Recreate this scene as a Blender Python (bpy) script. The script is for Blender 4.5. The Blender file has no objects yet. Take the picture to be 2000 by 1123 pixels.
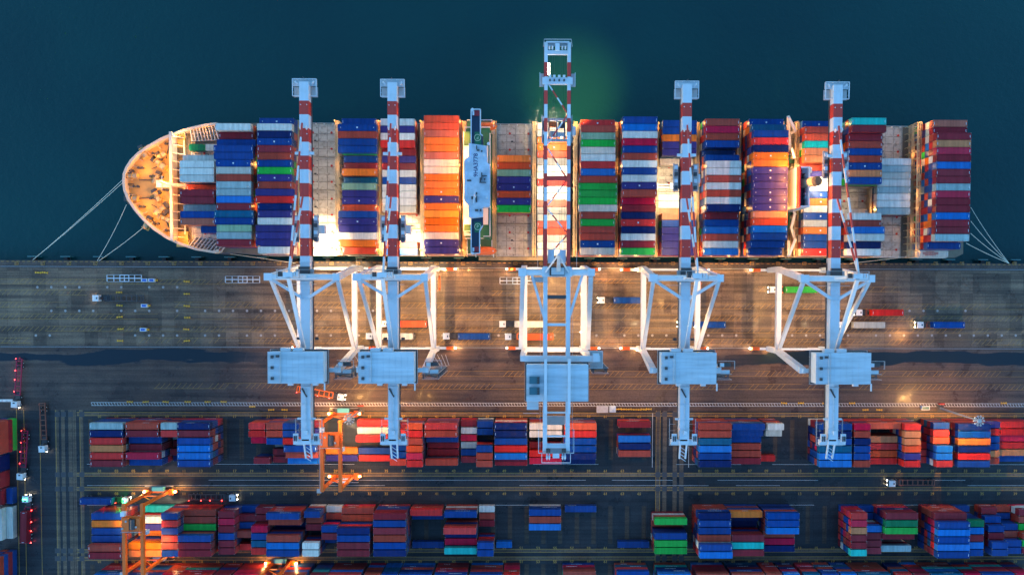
import bpy, math, random
from mathutils import Vector, Matrix, Euler
C = bpy.context.scene
COL = C.collection
R = math.radians
random.seed(7)

# ------------------------------------------------------------------ camera, sky, exposure
CF, CRX, CRY, CRZ, CSX, CSY, CH = 1610.32, -0.0319244, -0.0118969, 0.0029218, 56.985, 60.752, 318.47
cam_d = bpy.data.cameras.new('camera'); cam = bpy.data.objects.new('camera', cam_d); COL.objects.link(cam)
cam.location = (0, 0, CH); cam.rotation_euler = (CRX, CRY, CRZ)
cam_d.sensor_width = 36; cam_d.sensor_fit = 'HORIZONTAL'; cam_d.lens = 36 * CF / 2000
cam_d.shift_x = -CSX / 2000; cam_d.shift_y = CSY / 2000
cam_d.clip_start = 1; cam_d.clip_end = 5000
C.camera = cam
CM = Euler((CRX, CRY, CRZ), 'XYZ').to_matrix()

def P(px, py, z=0.0):
    d = CM @ Vector(((px - 1000 - CSX) / CF, -(py - 561.5 - CSY) / CF, -1))
    t = (z - CH) / d.z
    return Vector((d.x * t, d.y * t, z))

def PX(p):                                  # world point -> photograph pixel
    v = CM.transposed() @ (Vector(p) - Vector((0, 0, CH)))
    return 1000 + CSX + CF * v.x / -v.z, 561.5 + CSY - CF * v.y / -v.z

w = bpy.data.worlds.new("World"); C.world = w; w.use_nodes = True
nt = w.node_tree
sky = nt.nodes.new('ShaderNodeTexSky'); sky.sky_type = 'NISHITA'; sky.sun_disc = False
sky.sun_elevation = R(2.0); sky.sun_rotation = R(250); sky.air_density = 1.0; sky.dust_density = 0.5; sky.ozone_density = 3.0
bg = nt.nodes['Background']; bg.inputs['Strength'].default_value = 0.15
tint = nt.nodes.new('ShaderNodeMix'); tint.data_type = 'RGBA'; tint.blend_type = 'MULTIPLY'; tint.inputs[0].default_value = 1; tint.inputs[7].default_value = (.93, 1.03, .98, 1)   # added tint, turns the sky's light slightly greener
nt.links.new(sky.outputs[0], tint.inputs[6]); nt.links.new(tint.outputs[2], bg.inputs['Color'])
C.view_settings.view_transform = 'Standard'; C.view_settings.look = 'None'
C.view_settings.exposure = 3.6; C.view_settings.gamma = 1

# ------------------------------------------------------------------ helpers
def tag(o, label=None, cat=None, group=None, kind=None):
    if label: o['label'] = label
    if cat: o['category'] = cat
    if group: o['group'] = group
    if kind: o['kind'] = kind
    return o

class MB:
    def __init__(s): s.v = []; s.f = []; s.m = []
    def poly(s, pts, m=0):
        b = len(s.v); s.v += [tuple(p) for p in pts]; s.f.append(tuple(range(b, b + len(pts)))); s.m.append(m)
    def hexa(s, p, m=0, top=None):          # p: 4 bottom ccw + 4 top
        b = len(s.v); s.v += [tuple(q) for q in p]
        for k, f in enumerate([(3, 2, 1, 0), (4, 5, 6, 7), (0, 1, 5, 4), (1, 2, 6, 5), (2, 3, 7, 6), (3, 0, 4, 7)]):
            s.f.append(tuple(b + i for i in f)); s.m.append(top if (top is not None and k == 1) else m)
    def box(s, x0, x1, y0, y1, z0, z1, m=0, top=None):
        if x1 < x0: x0, x1 = x1, x0
        if y1 < y0: y0, y1 = y1, y0
        s.hexa([(x0, y0, z0), (x1, y0, z0), (x1, y1, z0), (x0, y1, z0), (x0, y0, z1), (x1, y0, z1), (x1, y1, z1), (x0, y1, z1)], m, top)
    def beam(s, a, b, wd, h=None, m=0, w2=None, h2=None):
        a = Vector(a); b = Vector(b); h = h or wd; w2 = w2 or wd; h2 = h2 or h
        d = (b - a).normalized(); up = Vector((0, 0, 1)) if abs(d.z) < .95 else Vector((0, 1, 0))
        x = d.cross(up).normalized(); y = x.cross(d).normalized()
        q = []
        for c, ww, hh in ((a, wd, h), (b, w2, h2)):
            for sx, sy in ((-1, -1), (1, -1), (1, 1), (-1, 1)): q.append(c + x * sx * ww / 2 + y * sy * hh / 2)
        s.hexa(q, m)
    def tube(s, a, b, r, n=8, m=0, r2=None):
        a = Vector(a); b = Vector(b); r2 = r if r2 is None else r2
        d = (b - a).normalized(); up = Vector((0, 0, 1)) if abs(d.z) < .95 else Vector((0, 1, 0))
        x = d.cross(up).normalized(); y = x.cross(d).normalized(); k = len(s.v)
        for c, rr in ((a, r), (b, r2)):
            for i in range(n):
                t = 2 * math.pi * i / n; s.v.append(tuple(c + x * rr * math.cos(t) + y * rr * math.sin(t)))
        for i in range(n):
            j = (i + 1) % n; s.f.append((k + i, k + j, k + n + j, k + n + i)); s.m.append(m)
        s.f.append(tuple(k + i for i in reversed(range(n)))); s.m.append(m)
        s.f.append(tuple(k + n + i for i in range(n))); s.m.append(m)
    def prism(s, pts, z0, z1, m=0, top=None, pts0=None):
        n = len(pts); p0 = pts0 or pts; k = len(s.v)
        s.v += [(p[0], p[1], z0) for p in p0] + [(p[0], p[1], z1) for p in pts]
        for i in range(n):
            j = (i + 1) % n; s.f.append((k + i, k + j, k + n + j, k + n + i)); s.m.append(m)
        s.f.append(tuple(k + i for i in reversed(range(n)))); s.m.append(m)
        s.f.append(tuple(k + n + i for i in range(n))); s.m.append(m if top is None else top)
    def rail(s, pts, h=1.1, t=.09, m=0, post=2.0):       # hand rail along a polyline
        for a, b in zip(pts[:-1], pts[1:]):
            a = Vector(a); b = Vector(b); u = Vector((0, 0, h))
            s.beam(a + u, b + u, t, t, m); s.beam(a + u / 2, b + u / 2, t * .7, t * .7, m)
            n = max(1, int((b - a).length / post))
            for i in range(n + 1):
                p = a.lerp(b, i / n); s.beam(p, p + u, t, t, m)
    def build(s, name, mats, parent=None, smooth=False, normals=True):
        org = parent.location if parent is not None and parent.get('_w') else Vector((0, 0, 0))
        me = bpy.data.meshes.new(name)
        me.from_pydata([(v[0] - org[0], v[1] - org[1], v[2] - org[2]) for v in s.v], [], s.f)
        if not isinstance(mats, (list, tuple)): mats = [mats]
        for q in mats: me.materials.append(q)
        me.polygons.foreach_set('material_index', s.m)
        if normals:
            import bmesh
            bm = bmesh.new(); bm.from_mesh(me); bmesh.ops.recalc_face_normals(bm, faces=bm.faces); bm.to_mesh(me); bm.free()
        if smooth:
            for p in me.polygons: p.use_smooth = True
        o = bpy.data.objects.new(name, me); COL.objects.link(o)
        if parent is not None: o.parent = parent
        return o

def build_each(mb, name, mats, parent, gap=.25):      # every separate piece of the builder becomes a part of its own
    n = len(mb.v); up = list(range(n))
    def fd(a):
        while up[a] != a: up[a] = up[up[a]]; a = up[a]
        return a
    for f in mb.f:
        r = fd(f[0])
        for i in f[1:]: up[fd(i)] = r
    isl = {}
    for k, f in enumerate(mb.f): isl.setdefault(fd(f[0]), []).append(k)
    bb = []
    for fs in isl.values():
        vs = {i for k in fs for i in mb.f[k]}; lo = [min(mb.v[i][a] for i in vs) - gap for a in range(3)]; hi = [max(mb.v[i][a] for i in vs) + gap for a in range(3)]
        bb.append((lo, hi, list(fs)))
    gr = list(range(len(bb)))
    def fg(a):
        while gr[a] != a: gr[a] = gr[gr[a]]; a = gr[a]
        return a
    for i in range(len(bb)):
        for j in range(i):
            if all(bb[i][0][a] < bb[j][1][a] and bb[j][0][a] < bb[i][1][a] for a in range(3)): gr[fg(i)] = fg(j)
    out_ = {}
    for i in range(len(bb)): out_.setdefault(fg(i), []).extend(bb[i][2])
    for fs in out_.values():
        q = MB(); mp = {}
        for k in fs:
            for i in mb.f[k]:
                if i not in mp: mp[i] = len(q.v); q.v.append(mb.v[i])
            q.f.append(tuple(mp[i] for i in mb.f[k])); q.m.append(mb.m[k])
        q.build(name, mats, parent)

def empty(name, loc, label, cat, group=None, world=True):   # world: children are written in world coordinates
    o = bpy.data.objects.new(name, None); COL.objects.link(o); o.location = loc; o.empty_display_size = .5
    tag(o, label, cat, group)
    if world: o['_w'] = 1
    return o
def copy_tree(o, loc, label=None, parent=None, rz=None):
    c = o.copy(); COL.objects.link(c)
    if parent: c.parent = parent
    else:
        c.location = loc
        if rz is not None: c.rotation_euler = (0, 0, rz)
        if label: c['label'] = label
    for ch in list(o.children): copy_tree(ch, None, None, c)
    return c

# ------------------------------------------------------------------ materials
def nodes(name):
    m = bpy.data.materials.new(name); m.use_nodes = True; t = m.node_tree
    return m, t, t.nodes['Principled BSDF'], t.links.new
def N(t, ty, **k):
    n = t.nodes.new(ty)
    for a, b in k.items():
        if a in n.inputs: n.inputs[a].default_value = b
        else: setattr(n, a, b)
    return n
def ramp(t, src, p0, p1, c0=(0, 0, 0, 1), c1=(1, 1, 1, 1)):
    r = t.nodes.new('ShaderNodeValToRGB'); e = r.color_ramp.elements
    e[0].position = p0; e[0].color = c0; e[1].position = p1; e[1].color = c1
    t.links.new(src, r.inputs[0]); return r.outputs[0]
def mixc(t, fac, a, b, mode='MIX'):
    n = t.nodes.new('ShaderNodeMix'); n.data_type = 'RGBA'; n.blend_type = mode
    for s, v in ((n.inputs[0], fac), (n.inputs[6], a), (n.inputs[7], b)):
        if isinstance(v, (int, float)): s.default_value = v
        elif isinstance(v, tuple): s.default_value = v if len(v) == 4 else v + (1,)
        else: t.links.new(v, s)
    return n.outputs[2]
def coords(t, scale=(1, 1, 1), obj=True):
    if obj:
        c = t.nodes.new('ShaderNodeTexCoord').outputs['Object']
    else:
        c = t.nodes.new('ShaderNodeNewGeometry').outputs['Position']
    m = t.nodes.new('ShaderNodeMapping'); m.inputs['Scale'].default_value = scale
    t.links.new(c, m.inputs['Vector']); return m.outputs[0]
def paint(name, col, rough=.45, dirt=.25, dcol=(.12, .07, .04), scale=.35, rnd=0.0, metal=0.0, streak=None, bump=.0, spec=None):
    m, t, b, L = nodes(name)
    v = coords(t, (scale, scale, scale), False)
    n = N(t, 'ShaderNodeTexNoise', Scale=1.0, Detail=8.0, Roughness=.65); L(v, n.inputs['Vector'])
    c = mixc(t, ramp(t, n.outputs['Fac'], .5, .78), tuple(col), tuple(dcol))
    base = mixc(t, dirt, tuple(col), c)
    if streak:
        v2 = coords(t, streak, False)
        n2 = N(t, 'ShaderNodeTexNoise', Scale=1.0, Detail=5.0, Roughness=.6); L(v2, n2.inputs['Vector'])
        base = mixc(t, ramp(t, n2.outputs['Fac'], .35, .7, (.78, .78, .78, 1), (1.12, 1.12, 1.12, 1)), base, base, 'MIX') if False else mixc(t, .8, base, ramp(t, n2.outputs['Fac'], .32, .66, (.6, .6, .6, 1), (1, 1, 1, 1)), 'MULTIPLY')
    if rnd:
        g = t.nodes.new('ShaderNodeNewGeometry'); oi = t.nodes.new('ShaderNodeObjectInfo')
        a = N(t, 'ShaderNodeMath', operation='ADD'); L(g.outputs['Random Per Island'], a.inputs[0]); L(oi.outputs['Random'], a.inputs[1])
        fr = N(t, 'ShaderNodeMath', operation='FRACT'); L(a.outputs[0], fr.inputs[0])
        mr = N(t, 'ShaderNodeMapRange'); L(fr.outputs[0], mr.inputs[0]); mr.inputs[3].default_value = 1 - rnd; mr.inputs[4].default_value = 1 + rnd * .55
        hs = N(t, 'ShaderNodeHueSaturation'); L(mr.outputs[0], hs.inputs['Value']); L(base, hs.inputs['Color'])
        f2 = N(t, 'ShaderNodeMath', operation='MULTIPLY'); L(fr.outputs[0], f2.inputs[0]); f2.inputs[1].default_value = 7.31
        f3 = N(t, 'ShaderNodeMath', operation='FRACT'); L(f2.outputs[0], f3.inputs[0])
        m2 = N(t, 'ShaderNodeMapRange'); L(f3.outputs[0], m2.inputs[0]); m2.inputs[3].default_value = .95; m2.inputs[4].default_value = 1.0
        L(m2.outputs[0], hs.inputs['Saturation'])
        base = hs.outputs[0]
    L(base, b.inputs['Base Color'])
    b.inputs['Metallic'].default_value = metal
    b.inputs['Specular IOR Level'].default_value = .5 if spec is None else spec
    rr = N(t, 'ShaderNodeMapRange'); L(n.outputs['Fac'], rr.inputs[0]); rr.inputs[3].default_value = max(.05, rough - .15); rr.inputs[4].default_value = min(1, rough + .2)
    L(rr.outputs[0], b.inputs['Roughness'])
    if bump:
        bp = N(t, 'ShaderNodeBump', Strength=bump, Distance=.05); L(n.outputs['Fac'], bp.inputs['Height']); L(bp.outputs[0], b.inputs['Normal'])
    return m
def glow(name, col, s):
    m, t, b, L = nodes(name); b.inputs['Base Color'].default_value = (.8, .8, .8, 1)
    b.inputs['Emission Color'].default_value = col + (1,); b.inputs['Emission Strength'].default_value = s
    return m

M = {}
M['white'] = paint('white_crane_paint', (.56, .63, .69), .4, .35, (.3, .27, .24), .25)
M['pink'] = M['white']
M['red'] = paint('red_crane_paint', (.55, .045, .03), .4, .2, (.2, .05, .04), .3)
M['steel'] = paint('galvanised_steel', (.42, .43, .44), .45, .4, (.2, .15, .1), .5, metal=.3)
M['dark'] = paint('dark_machinery', (.05, .05, .055), .5, .4, (.15, .1, .06), .8)
M['house'] = paint('machinery_house_roof', (.52, .62, .69), .45, .25, (.4, .42, .42), .2, streak=(.05, .6, .3))
M['orange'] = paint('orange_gantry_paint', (.78, .14, .012), .4, .25, (.3, .07, .02), .4)
M['black'] = paint('black_rubber', (.02, .02, .022), .7, .2, (.06, .05, .05), .8)
M['rope'] = paint('pale_rope', (.6, .6, .5), .8, .2, (.3, .28, .2), 1)
M['wire'] = paint('steel_wire', (.1, .1, .1), .5, .2, (.05, .05, .05), 1)
M['yellow'] = paint('yellow_road_paint', (.46, .25, .04), .6, .75, (.1, .09, .08), .6)
M['yell'] = paint('yellow_steel_paint', (.75, .42, .03), .5, .3, (.2, .12, .05), .6)
M['mark'] = paint('white_road_paint', (.68, .68, .66), .6, .7, (.12, .11, .1), .7)
M['lamp'] = glow('warm_lamp', (1.0, .62, .28), 6)
M['lampw'] = glow('white_lamp', (1.0, .86, .66), 4)
M['tail'] = glow('red_tail_light', (1.0, .02, .01), 3)
M['green_l'] = glow('green_beacon', (.02, 1.0, .12), 3)
M['head'] = glow('head_light', (1.0, .8, .5), 5)

# ------------------------------------------------------------------ setting: water, quay, roads, yard
def water_mat():
    m, t, b, L = nodes('harbour_water')
    v = coords(t, (1, 1, 1), False)
    n1 = N(t, 'ShaderNodeTexNoise', Scale=.35, Detail=5.0, Roughness=.6, Distortion=.4); L(v, n1.inputs['Vector'])
    n2 = N(t, 'ShaderNodeTexNoise', Scale=.012, Detail=3.0); L(v, n2.inputs['Vector'])
    L(mixc(t, ramp(t, n2.outputs['Fac'], .35, .7), (.003, .038, .044), (.0038, .050, .053)), b.inputs['Base Color'])
    b.inputs['Roughness'].default_value = .05; b.inputs['IOR'].default_value = 1.33
    bp = N(t, 'ShaderNodeBump', Strength=.8, Distance=.25); L(n1.outputs['Fac'], bp.inputs['Height']); L(bp.outputs[0], b.inputs['Normal'])
    return m
s = MB(); s.poly([(-1500, 4, -4), (1500, 4, -4), (1500, 1500, -4), (-1500, 1500, -4)])
tag(s.build('water', water_mat()), 'dark teal harbour water beyond the quay', None, None, 'structure')
QY = P(1000, 511.5, 0).y                     # quay edge
def concrete(name, a, b_, slab, rough=.5, track=.5, wet=.35, stain=(.03, .03, .035), puddle=None, warm=None):
    m, t, b, L = nodes(name)
    v = coords(t, (1, 1, 1), False)
    br = N(t, 'ShaderNodeTexBrick', Scale=1.0); br.offset = 0; br.squash = 1
    br.inputs['Brick Width'].default_value = slab[0]; br.inputs['Row Height'].default_value = slab[1]
    br.inputs['Mortar Size'].default_value = slab[2]; br.inputs['Mortar Smooth'].default_value = .3; br.inputs['Bias'].default_value = -.1
    br.inputs['Color1'].default_value = a + (1,); br.inputs['Color2'].default_value = b_ + (1,); br.inputs['Mortar'].default_value = tuple(x * .45 for x in a) + (1,)
    L(v, br.inputs['Vector'])
    n1 = N(t, 'ShaderNodeTexNoise', Scale=.09, Detail=9.0, Roughness=.62); L(v, n1.inputs['Vector'])
    vt = coords(t, (.012, .55, 1), False)
    n2 = N(t, 'ShaderNodeTexNoise', Scale=1.0, Detail=6.0, Roughness=.6); L(vt, n2.inputs['Vector'])
    n3 = N(t, 'ShaderNodeTexNoise', Scale=1.6, Detail=7.0, Roughness=.7); L(v, n3.inputs['Vector'])
    c = mixc(t, .75, br.outputs['Color'], ramp(t, n1.outputs['Fac'], .36, .62, (.5, .5, .54, 1), (1.0, 1.0, 1.0, 1)), 'MULTIPLY')
    c = mixc(t, track, c, ramp(t, n2.outputs['Fac'], .40, .58, (.38, .38, .43, 1), (1, 1, 1, 1)), 'MULTIPLY')
    c = mixc(t, .75, c, ramp(t, n3.outputs['Fac'], .32, .6, (.45, .45, .45, 1), (1, 1, 1, 1)), 'MULTIPLY')
    ro = N(t, 'ShaderNodeMapRange'); L(n1.outputs['Fac'], ro.inputs[0]); ro.inputs[1].default_value = .35; ro.inputs[2].default_value = .65
    ro.inputs[3].default_value = rough - wet; ro.inputs[4].default_value = rough + .25
    rout = ro.outputs[0]
    if puddle:
        vp = coords(t, puddle[0], False); vm = t.nodes.new('ShaderNodeVectorMath'); vm.operation = 'ADD'; vm.inputs[1].default_value = puddle[1]; L(vp, vm.inputs[0])
        n4 = N(t, 'ShaderNodeTexNoise', Scale=1.0, Detail=7.0, Roughness=.55); L(vm.outputs[0], n4.inputs['Vector'])
        sp = t.nodes.new('ShaderNodeSeparateXYZ'); g = t.nodes.new('ShaderNodeNewGeometry'); L(g.outputs['Position'], sp.inputs[0])
        band = None
        mr = N(t, 'ShaderNodeMapRange'); L(sp.outputs['Y'], mr.inputs[0])
        yc, hw = puddle[2]
        d = N(t, 'ShaderNodeMath', operation='SUBTRACT'); L(sp.outputs['Y'], d.inputs[0]); d.inputs[1].default_value = yc
        ab = N(t, 'ShaderNodeMath', operation='ABSOLUTE'); L(d.outputs[0], ab.inputs[0])
        q = N(t, 'ShaderNodeMath', operation='DIVIDE'); L(ab.outputs[0], q.inputs[0]); q.inputs[1].default_value = hw
        sb = N(t, 'ShaderNodeMath', operation='MULTIPLY_ADD'); L(q.outputs[0], sb.inputs[0]); sb.inputs[1].default_value = -.28; L(n4.outputs['Fac'], sb.inputs[2])
        pf = ramp(t, sb.outputs[0], .30, .335)
        dx = N(t, 'ShaderNodeMath', operation='ADD'); L(sp.outputs['X'], dx.inputs[0]); dx.inputs[1].default_value = 14
        da = N(t, 'ShaderNodeMath', operation='ABSOLUTE'); L(dx.outputs[0], da.inputs[0])
        dm = N(t, 'ShaderNodeMapRange'); L(da.outputs[0], dm.inputs[0]); dm.inputs[1].default_value = 82; dm.inputs[2].default_value = 104; dm.inputs[3].default_value = .22
        pm = N(t, 'ShaderNodeMath', operation='MULTIPLY'); L(pf, pm.inputs[0]); L(dm.outputs[0], pm.inputs[1]); pf = pm.outputs[0]
        c = mixc(t, pf, c, stain)
        rm = t.nodes.new('ShaderNodeMix'); L(pf, rm.inputs[0]); L(rout, rm.inputs[2]); rm.inputs[3].default_value = .12; rout = rm.outputs[0]
    L(c, b.inputs['Base Color']); L(rout, b.inputs['Roughness']); b.inputs['Specular IOR Level'].default_value = .3
    bp = N(t, 'ShaderNodeBump', Strength=.5, Distance=.03); L(n3.outputs['Fac'], bp.inputs['Height']); L(bp.outputs[0], b.inputs['Normal'])
    return m
YR = P(1000, 681, 0).y; YK = P(1000, 802, 0).y
apron_m = concrete('apron_concrete', (.29, .205, .135), (.15, .108, .075), (4.9, 7.7, .05), .5, .85, .4)
road_m = concrete('road_asphalt', (.15, .098, .075), (.13, .09, .072), (60, 60, .0), .5, .75, .35, (.012, .022, .032), ((.022, .13, 1), (3.1, 7.7, 0), (YR - 3.4, 3.9)))
yard_m = concrete('yard_asphalt', (.045, .050, .055), (.030, .037, .043), (6.5, 2.8, .06), .45, .55, .25)
strip_m = concrete('runway_concrete', (.25, .175, .115), (.19, .135, .095), (3.2, 40, .08), .6, .6, .1)
s = MB(); s.box(-700, 700, -900, QY, -12, -.012); tag(s.build('quay_ground', yard_m), 'quay and yard ground', None, None, 'structure')
s = MB(); s.poly([(-700, YR, 0), (700, YR, 0), (700, QY, 0), (-700, QY, 0)]); tag(s.build('quay_apron', apron_m), 'stained concrete quay apron under the cranes', None, None, 'structure')
s = MB(); s.poly([(-700, YK, -.004), (700, YK, -.004), (700, YR, -.004), (-700, YR, -.004)]); tag(s.build('terminal_road', road_m), 'wide asphalt road behind the cranes', None, None, 'structure')
# quay edge strip (rougher, brown) and rail grooves
edge_m = concrete('quay_edge_concrete', (.13, .10, .085), (.09, .07, .06), (3, 20, .05), .6, .3, .1)
s = MB(); s.poly([(-700, QY - 2.9, .004), (700, QY - 2.9, .004), (700, QY, .004), (-700, QY, .004)]); tag(s.build('quay_edge', edge_m), None, None, None, 'structure')
YS = P(1000, 523.5, 0).y
s = MB()
for yy in (YS, YR + .4):
    s.box(-700, 700, yy - .35, yy + .35, .006, .010, 0)
    s.box(-700, 700, yy - .06, yy + .06, .012, .10, 1)
tag(s.build('crane_rails', [paint('rail_groove', (.035, .033, .033), .5, .4, (.1, .06, .04), .5), M['steel']]), None, None, None, 'structure')

# painted markings -----------------------------------------------------------
mk = MB(); mw = MB()
def line(mb, x0, y0, x1, y1, wd, z):
    a = Vector((x0, y0)); b = Vector((x1, y1)); d = (b - a).normalized(); n = Vector((-d.y, d.x)) * wd / 2
    mb.poly([(a.x - n.x, a.y - n.y, z), (b.x - n.x, b.y - n.y, z), (b.x + n.x, b.y + n.y, z), (a.x + n.x, a.y + n.y, z)])
def hband(ya, yb, xa, xb, p=.65, z=.010, wd=.09):
    A = P(xa, ya, 0); B = P(xb, yb, 0); x0, x1 = A.x, B.x; y1, y0 = A.y, P(xa, yb, 0).y
    x = x0; 
    while x < x1:
        e = min(x + random.uniform(8, 40), x1)
        if random.random() < .88: line(mk, x, y0, e, y0, wd, z)
        if random.random() < .80: line(mk, x, y1, e, y1, wd * .8, z)
        x = e
    x = x0 + .5
    skip = 0
    while x < x1 - 2:
        if skip <= 0:
            if random.random() < .05: skip = random.randint(2, 9)
            elif random.random() < .9: line(mk, x, y0, x + 1.9, y1, wd, z)
        skip -= 1
        x += 2.05
for ya, yb, xa, xb in ((545, 554, -20, 480), (566, 576, -20, 170), (590, 600, -20, 130), (590, 600, 340, 2010), (612.5, 622.5, -20, 2010), (637, 646.5, -20, 2010), (659.5, 670, 0, 60), (659.5, 670, 270, 2010),
                       (567, 576, 600, 700), (545, 553, 1160, 1280), (568, 577, 960, 1060), (560, 569, 1480, 1760), (724, 734.5, 690, 1300), (748, 758.5, 300, 2010), (724, 734.5, 1400, 2010)):
    hband(ya, yb, xa, xb)
# dashed edge line on the quay
x = -215
while x < 215:
    line(mk, x, QY - .45, x + 1.1, QY - .45, .16, .010); x += 2.0
# white ladder marking
ya, yb = P(1000, 786.8, 0).y, P(1000, 792.6, 0).y
x0 = P(178, 789, 0).x; x1 = P(2030, 789, 0).x
line(mw, x0, ya, x1, ya, .14, .008); line(mw, x0, yb, x1, yb, .14, .008)
x = x0
while x < x1: line(mw, x, ya, x + .55, yb, .14, .012); x += 1.1
line(mw, P(-20, 782, 0).x, P(0, 782, 0).y, P(25, 782, 0).x, P(0, 782, 0).y, 1.0, .008)
# yard runway strips (concrete) and lane lines
st = MB(); sl = MB()
for y in (809, 926.5, 954.3, 1075, 1090):
    Y = P(1000, y, 0).y; a = P(150, y, 0).x
    st.poly([(a, Y - .75, -.002), (215, Y - .75, -.002), (215, Y + .75, -.002), (a, Y + .75, -.002)])
    for o in (-.62, .62): line(mk, a, Y + o, 215, Y + o, .16, .006)
yt, ybm = P(0, 800, 0).y, P(0, 1140, 0).y
for cx in (1285, 1298, 1318, 1331):
    X = P(cx, 900, 0).x; st.poly([(X - .8, ybm, .002), (X + .8, ybm, .002), (X + .8, yt, .002), (X - .8, yt, .002)])
for cx in (112, 124, 138, 146, 160):
    X = P(cx, 900, 0).x; st.poly([(X - .7, ybm, .002), (X + .7, ybm, .002), (X + .7, yt, .002), (X - .7, yt, .002)])
for cx in (34, 48, 79, 110, 157, 1281, 1289):
    X = P(cx, 900, 0).x; line(mk, X, ybm, X, yt, .16, .012)
for cx in (1274, 1345): 
    X = P(cx, 900, 0).x; line(mw, X, P(0, 912, 0).y, X, yt - 1, .16, .012)
for y in (906, 937, 947.5, 986):
    Y = P(0, y, 0).y; x = P(170, y, 0).x
    while x < 210:
        e = x + random.uniform(10, 40)
        if random.random() < .5: line(mw, x, Y, e, Y, .10, .006)
        x = e
# dark turning pads where runways cross
tp = MB()
for cx in (1285, 1298, 1318, 1331, 112, 124, 138, 160):
    for y in (809, 926.5, 954.3, 1075, 1090):
        q = P(cx, y, 0); tp.poly([(q.x - .95, q.y - .95, .014), (q.x + .95, q.y - .95, .014), (q.x + .95, q.y + .95, .014), (q.x - .95, q.y + .95, .014)])
tag(tp.build('turning_pads', M['dark']), None, None, None, 'structure')
# concrete sleepers between the slots of the stacking area
for y0, y1 in ((818, 897), (988, 1062), (1102, 1160)):
    Ya, Yb = P(0, y0, 0).y, P(0, y1, 0).y
    for i in range(60):
        for base, lim in ((177.5, 1275), (1350, 2030)):
            X = P(base + i * 32.75, 900, 0)
            if P(lim, 900, 0).x > X.x:
                sl.poly([(X.x - .85, Yb, .001), (X.x + .85, Yb, .001), (X.x + .85, Ya, .001), (X.x - .85, Ya, .001)])
tag(st.build('runway_strips', strip_m), 'concrete runway strips and sleepers of the container yard', None, None, 'structure')
tag(sl.build('yard_sleepers', concrete('sleeper_concrete', (.12, .085, .06), (.085, .065, .05), (3.2, 4, .08), .6, .6, .1)), None, None, None, 'structure')
# manhole covers and discs on the apron
mh = MB()
for y, xa, xb in ((561, 73, 400), (607, 73, 800), (655, 264, 2010), (655, 70, 110), (607, 1640, 1900)):
    x = xa
    while x < xb:
        if random.random() < .8:
            c = P(x, y, 0); k = 12
            mh.poly([(c.x + .48 * math.cos(6.283 * i / k), c.y + .48 * math.sin(6.283 * i / k), .013) for i in range(k)])
        x += 27.3
tag(mh.build('drain_covers', paint('cover_concrete', (.33, .31, .30), .6, .5, (.1, .1, .1), 1.)), None, None, None, 'structure')

# text ------------------------------------------------------------------------
_tx = {}
def text_geo(txt):
    if txt not in _tx:
        cu = bpy.data.curves.new('t', 'FONT'); cu.body = txt; cu.size = 1; cu.align_x = 'CENTER'; cu.align_y = 'CENTER'; cu.offset = .015; cu.resolution_u = 2
        o = bpy.data.objects.new('t', cu); COL.objects.link(o)
        dg = bpy.context.evaluated_depsgraph_get(); me = bpy.data.meshes.new_from_object(o.evaluated_get(dg))
        _tx[txt] = ([v.co.copy() for v in me.vertices], [tuple(p.vertices) for p in me.polygons])
        bpy.data.objects.remove(o); bpy.data.curves.remove(cu); bpy.data.meshes.remove(me)
    return _tx[txt]
def text(mb, txt, mat4, m=0):
    v, f = text_geo(txt); b = len(mb.v)
    mb.v += [tuple(mat4 @ q) for q in v]; mb.f += [tuple(b + i for i in p) for p in f]; mb.m += [m] * len(f)
def T(loc, rz=0, sc=1, rx=0):
    return Matrix.Translation(loc) @ Matrix.Rotation(rz, 4, 'Z') @ Matrix.Rotation(rx, 4, 'X') @ Matrix.Diagonal((sc, sc, sc, 1))
for y in (813.3, 919.5, 964, 1070, 1096.5):
    for base, n, k0 in ((194.7, 33, 1), (1367.3, 20, 1)):
        for i in range(n):
            q = P(base + i * (32.93 if base < 1000 else 32.4), y, 0)
            text(mk, '%02d' % (k0 + 2 * i), T((q.x, q.y, .011), 0, 1.5))
# yellow squares round the bollards
for i in range(40):
    q = P(32 + 51.3 * i, 514.6, 0)
    for a, b in ((-.6, .6), ):
        line(mk, q.x - .7, q.y - .5, q.x + .7, q.y - .5, .16, .011); line(mk, q.x - .7, q.y + .5, q.x + .7, q.y + .5, .16, .011)
        line(mk, q.x - .7, q.y - .5, q.x - .7, q.y + .5, .16, .015); line(mk, q.x + .7, q.y - .5, q.x + .7, q.y + .5, .16, .015)
tag(mk.build('yellow_markings', M['yellow'], normals=False), 'worn yellow lane hatching and bay numbers', None, None, 'structure')
tag(mw.build('white_markings', M['mark'], normals=False), 'white ladder marking and lane lines', None, None, 'structure')

# ------------------------------------------------------------------ the container ship
HZ = 11.0                                   # hatch cover level
RY0 = P(1240, 231, 25.5).y; RP = (RY0 - P(1240, 498, 25.5).y) / 19     # container rows: north edge and pitch
SN, SS = P(1000, 243, 10.5).y, P(1000, 500.5, 10.5).y
SHIP = empty('container_ship', (P(1000, 370, 0).x, (SN + SS) / 2, -4), 'large loaded container ship moored bow to the left along the quay', 'ship')
hull_m = paint('hull_paint', (.06, .07, .10), .45, .3, (.2, .1, .06), .3)
deck_m = paint('bow_deck_paint', (.55, .33, .09), .55, .45, (.25, .14, .07), .5, bump=.3)
rail_m = paint('ship_white_paint', (.62, .60, .55), .5, .5, (.3, .2, .12), .5)
hatch_m = paint('dirty_hatch_cover', (.56, .51, .42), .5, .8, (.14, .095, .06), .8, streak=(.12, .5, .3), bump=.4)
lash_m = paint('lashing_bridge_paint', (.50, .37, .20), .5, .6, (.25, .13, .06), .6)
gdeck = paint('green_deck_paint', (.012, .11, .055), .5, .4, (.05, .07, .03), .4)
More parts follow.
